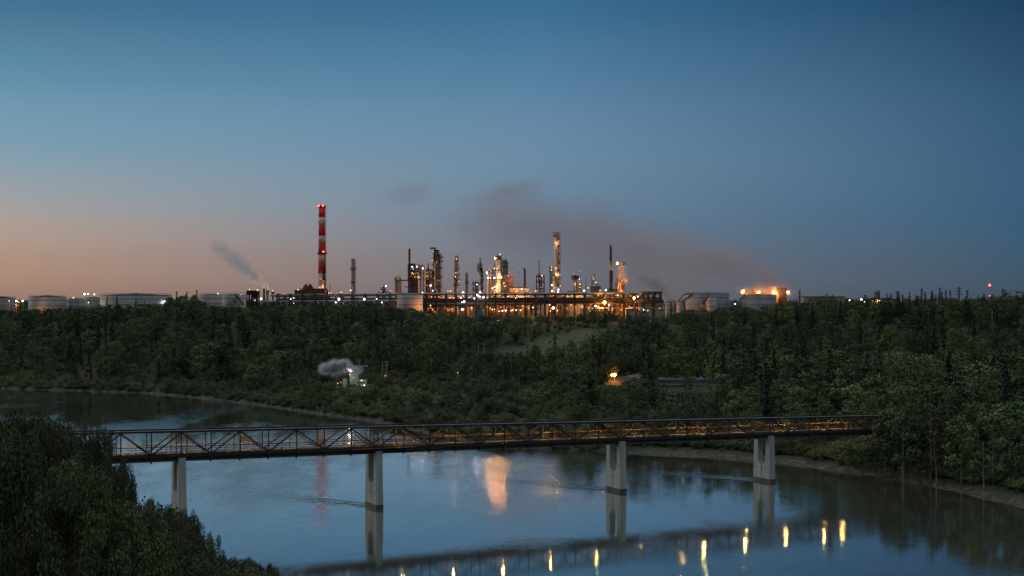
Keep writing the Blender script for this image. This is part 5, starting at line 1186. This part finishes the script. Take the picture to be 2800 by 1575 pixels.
# far power pylons
for px, y0, D, w, lab in ((2365, 806, 1300, 14, 'faint wide power pylon above the cool white far light'), (2398, 796, 1250, 12, 'faint ladder-like power pylon left of the first skyline spruce'), (2403, 794, 1300, 2, 'thin bare mast next to the ladder-like pylon'), (2437, 803, 1350, 9, 'small faint pylon right of the first skyline spruce'), (2458, 798, 1300, 2, 'thin faint mast between two skyline spruces'), (2622, 785, 1150, 18, 'largest far power pylon on the right skyline'), (2645, 793, 1250, 8, 'small pylon right of the largest power pylon'), (2586, 794, 1250, 5, 'narrow pylon left of the largest power pylon'), (2598, 793, 1300, 4, 'slim pylon directly left of the largest power pylon'), (538, 793, 1300, 5, 'small hazy pylon above the ridge poplars'), (511, 798, 1250, 2, 'thin faint mast left of the ridge poplars'), (483, 797, 1250, 3, 'faint mast right of the widest tank')):
    U = Unit('power_pylon' if w > 2 else 'radio_mast', lab, 'pylon' if w > 2 else 'mast', px, D); z = U.Z(y0); hw = w * U.k / 2
    mb = MB(); bw = max(.5, hw * .22)
    for sx in (-1, 1): mb.beam((sx * bw, 0, 0), (sx * bw * .6, 0, z), .38)
    zz_ = 2.0
    while zz_ < z: mb.beam((-bw, 0, zz_), (bw, 0, min(z, zz_ + 3)), .2); zz_ += 3
    mb.build('mast', 'dark', U.root)
    if w > 2:
        mb = MB()
        for f_ in (.95, .85, .74): mb.beam((-hw, 0, z * f_), (hw, 0, z * f_), .32)
        mb.build('crossarm', 'dark', U.root)
U = Unit('beacon_mast', 'tall hair-thin mast with a red beacon above the right skyline', 'mast', 2706, 1200); z = U.Z(781)
MB().tube((0, 0, 0), (0, 0, z), .12, .06, 5).build('pole', 'grey', U.root); bulb(U.root, (0, 0, z + .3), 'r', .95, 'beacon')
U = Unit('beacon_mast', 'low mast with a faint red light below the bright beacon', 'mast', 2706, 1150); MB().tube((0, 0, 0), (0, 0, U.Z(809)), .1, .06, 5).build('pole', 'grey', U.root); bulb(U.root, (0, 0, U.Z(809)), 'r', .4, 'beacon')

# ------------------------------------------------------------------ steam and smoke
def smoke(name, label, c, size, rot, dens, col, nscale, thr=.45, aniso=.7, soft=1.0, kids=None, stretch=(1, 1, 1), parent=None, emit=None):
    import bmesh
    m = bpy.data.materials.new(name + '_vapour'); m.use_nodes = True
    n, l = m.node_tree.nodes, m.node_tree.links; n.remove(n['Principled BSDF'])
    v = n.new('ShaderNodeVolumePrincipled'); v.inputs['Color'].default_value = (*col, 1); v.inputs['Anisotropy'].default_value = aniso
    t = n.new('ShaderNodeTexCoord')
    ln = n.new('ShaderNodeVectorMath'); ln.operation = 'LENGTH'; l.new(t.outputs['Object'], ln.inputs[0])
    fall = n.new('ShaderNodeMapRange'); fall.interpolation_type = 'SMOOTHSTEP'; fall.inputs[1].default_value = 1.0; fall.inputs[2].default_value = 1.0 - soft; l.new(ln.outputs['Value'], fall.inputs[0])
    mp = n.new('ShaderNodeMapping'); mp.inputs['Scale'].default_value = (nscale * stretch[0], nscale * stretch[1], nscale * stretch[2]); geo_ = n.new('ShaderNodeNewGeometry'); l.new(geo_.outputs['Position'], mp.inputs[0])
    no = n.new('ShaderNodeTexNoise'); no.inputs['Scale'].default_value = 1; no.inputs['Detail'].default_value = 4; no.inputs['Roughness'].default_value = .6; no.inputs['Distortion'].default_value = .6; l.new(mp.outputs[0], no.inputs['Vector'])
    ad = n.new('ShaderNodeMath'); ad.operation = 'MULTIPLY_ADD'; ad.inputs[1].default_value = .55; l.new(fall.outputs[0], ad.inputs[0]); l.new(no.outputs['Fac'], ad.inputs[2])
    mr = n.new('ShaderNodeMapRange'); mr.inputs[1].default_value = thr + .25; mr.inputs[2].default_value = thr + .62; mr.inputs[4].default_value = dens; l.new(ad.outputs[0], mr.inputs[0])
    mu = n.new('ShaderNodeMath'); mu.operation = 'MULTIPLY'; l.new(mr.outputs[0], mu.inputs[0]); l.new(fall.outputs[0], mu.inputs[1])
    l.new(mu.outputs[0], v.inputs['Density']); l.new(v.outputs[0], n['Material Output'].inputs['Volume'])
    bm = bmesh.new(); bmesh.ops.create_icosphere(bm, subdivisions=3, radius=1.0); me = bpy.data.meshes.new(name); bm.to_mesh(me); bm.free(); me.materials.append(m)
    o = bpy.data.objects.new(name, me); C.objects.link(o); o.location = c; o.scale = size; o.rotation_euler = rot
    if label: tag(o, label, kind='stuff')
    return o
def plume(name, label, p0, p1, D, w0, w1, dens, col, nscale, thr, **k):
    """one ellipsoid of vapour from photo point P0 to P1 at distance D, W0 pixels thick"""
    D1 = k.pop('D1', D)
    if D > 700: D *= .85; D1 *= .85
    a, b_ = W(p0[0], p0[1], D), W(p1[0], p1[1], D1); d = b_ - a; c = (a + b_) / 2
    rz = math.atan2(d.y, d.x); ry = -math.atan2(d.z, math.hypot(d.x, d.y))
    return smoke(name, label, c, (d.length / 2, w1 * D / F / 2, w0 * D / F / 2), (0, ry, rz), dens, col, nscale, thr, **k)
def steam(name, label, pts, D, dens, col, nscale, thr, soft=.95, **kw):
    """a plume that leaves its outlet narrow and billows out: overlapping puffs along the way PTS (column, row, thickness)"""
    root = bpy.data.objects.new(name, None); C.objects.link(root); root.location = W(pts[0][0], pts[0][1], D * .85 if D > 700 else D); tag(root, label, kind='stuff')
    bpy.context.view_layer.update()
    for i in range(len(pts) - 1):
        (x0, y0, w0), (x1, y1, w1) = pts[i], pts[i + 1]; ex = .75
        o = plume('puff', None, (x0 - (x1 - x0) * ex, y0 - (y1 - y0) * ex), (x1 + (x1 - x0) * ex, y1 + (y1 - y0) * ex), D, (w0 + w1) * .68, (w0 + w1) * .5, dens[i] if isinstance(dens, (list, tuple)) else dens, col, nscale, thr, soft=soft)
        o.location = o.location - root.location; o.parent = root
steam('grey_steam', 'grey blue steam rising and drifting left from the black vent stack', [(731, 788, 12), (712, 766, 38), (682, 748, 62), (652, 722, 78), (622, 694, 66), (584, 668, 56)], 906, [1.0, .6, .42, .32, .26], (.86, .91, .98), .32, .40)
steam('grey_steam', 'grey steam curling up at the right end of the pipe rack', [(1838, 832, 20), (1826, 806, 38), (1802, 780, 62), (1770, 762, 66), (1735, 750, 54)], 975, [.6, .45, .35, .3], (.86, .88, .94), .26, .38)
steam('white_steam', 'white steam blowing left from the roof of the plant house', [(980, 1018, 16), (956, 1002, 38), (928, 998, 60), (902, 1012, 54), (876, 1006, 34)], 458, [5, 4.5, 4, 3], (.97, .99, 1.0), 1.1, .40)
steam('white_steam', 'small detached puff of white steam over the slope', [(786, 912, 16), (806, 903, 30), (830, 902, 18)], 600, [5, 4], (.95, .98, 1.0), .9, .40)
steam('pink_smoke', 'broad pinkish smoke plume rising from the cooling tower and drifting far left', [(2142, 792, 46), (2078, 745, 110), (1930, 712, 180), (1720, 672, 240), (1500, 630, 260), (1290, 590, 230)], 1040, [.20, .085, .055, .048, .042], (1.0, .88, .89), .045, .27)
plume('brown_smoke', 'thin brown smoke streaks high above the plant', (1560, 480), (1230, 570), 1150, 120, 60, .10, (.92, .76, .76), .03, .36)
plume('brown_smoke', 'faint detached smoke wisps above the reactor block', (1290, 480), (940, 580), 1150, 150, 50, .07, (.8, .70, .72), .04, .42)
plume('low_mist', 'orange lit mist lying low behind the plant', (2160, 806), (1400, 750), 1000, 260, 60, .085, (1.0, .88, .83), .030, .20, soft=.95)
plume('low_mist', 'mist added for a glow round the orange lights beside the cooling tower', (2195, 800), (1990, 790), 985, 76, 60, .06, (1.0, .88, .78), .06, .20, soft=.95)  # extra vapour placed so the lights there get a halo
plume('low_mist', 'pale mist around the steam-veiled tower', (1722, 790), (1680, 706), 944, 54, 12, .5, (1.0, .88, .82), .12, .26, soft=.9)

# ------------------------------------------------------------------ labels that single out one thing
ORD = 'first second third fourth fifth sixth seventh eighth ninth tenth eleventh twelfth thirteenth fourteenth fifteenth sixteenth seventeenth eighteenth nineteenth twentieth twenty-first twenty-second twenty-third twenty-fourth twenty-fifth twenty-sixth twenty-seventh twenty-eighth twenty-ninth thirtieth thirty-first thirty-second thirty-third thirty-fourth thirty-fifth'.split()
grp = {}
for o, head, place, px in REG: grp.setdefault((head, place), []).append((px, o))
for (head, place), lst in grp.items():
    lst.sort(key=lambda t: t[0])
    if len(lst) == 1:
        lst[0][1]['label'] = (head + ' ' + place).strip(); continue
    for i, (px, o) in enumerate(lst):
        w = ORD[min(i, 34)]
        if i == len(lst) - 1 and len(lst) > 2: w = 'last'
        o['label'] = '%s, %s one %s' % (head, w, place)
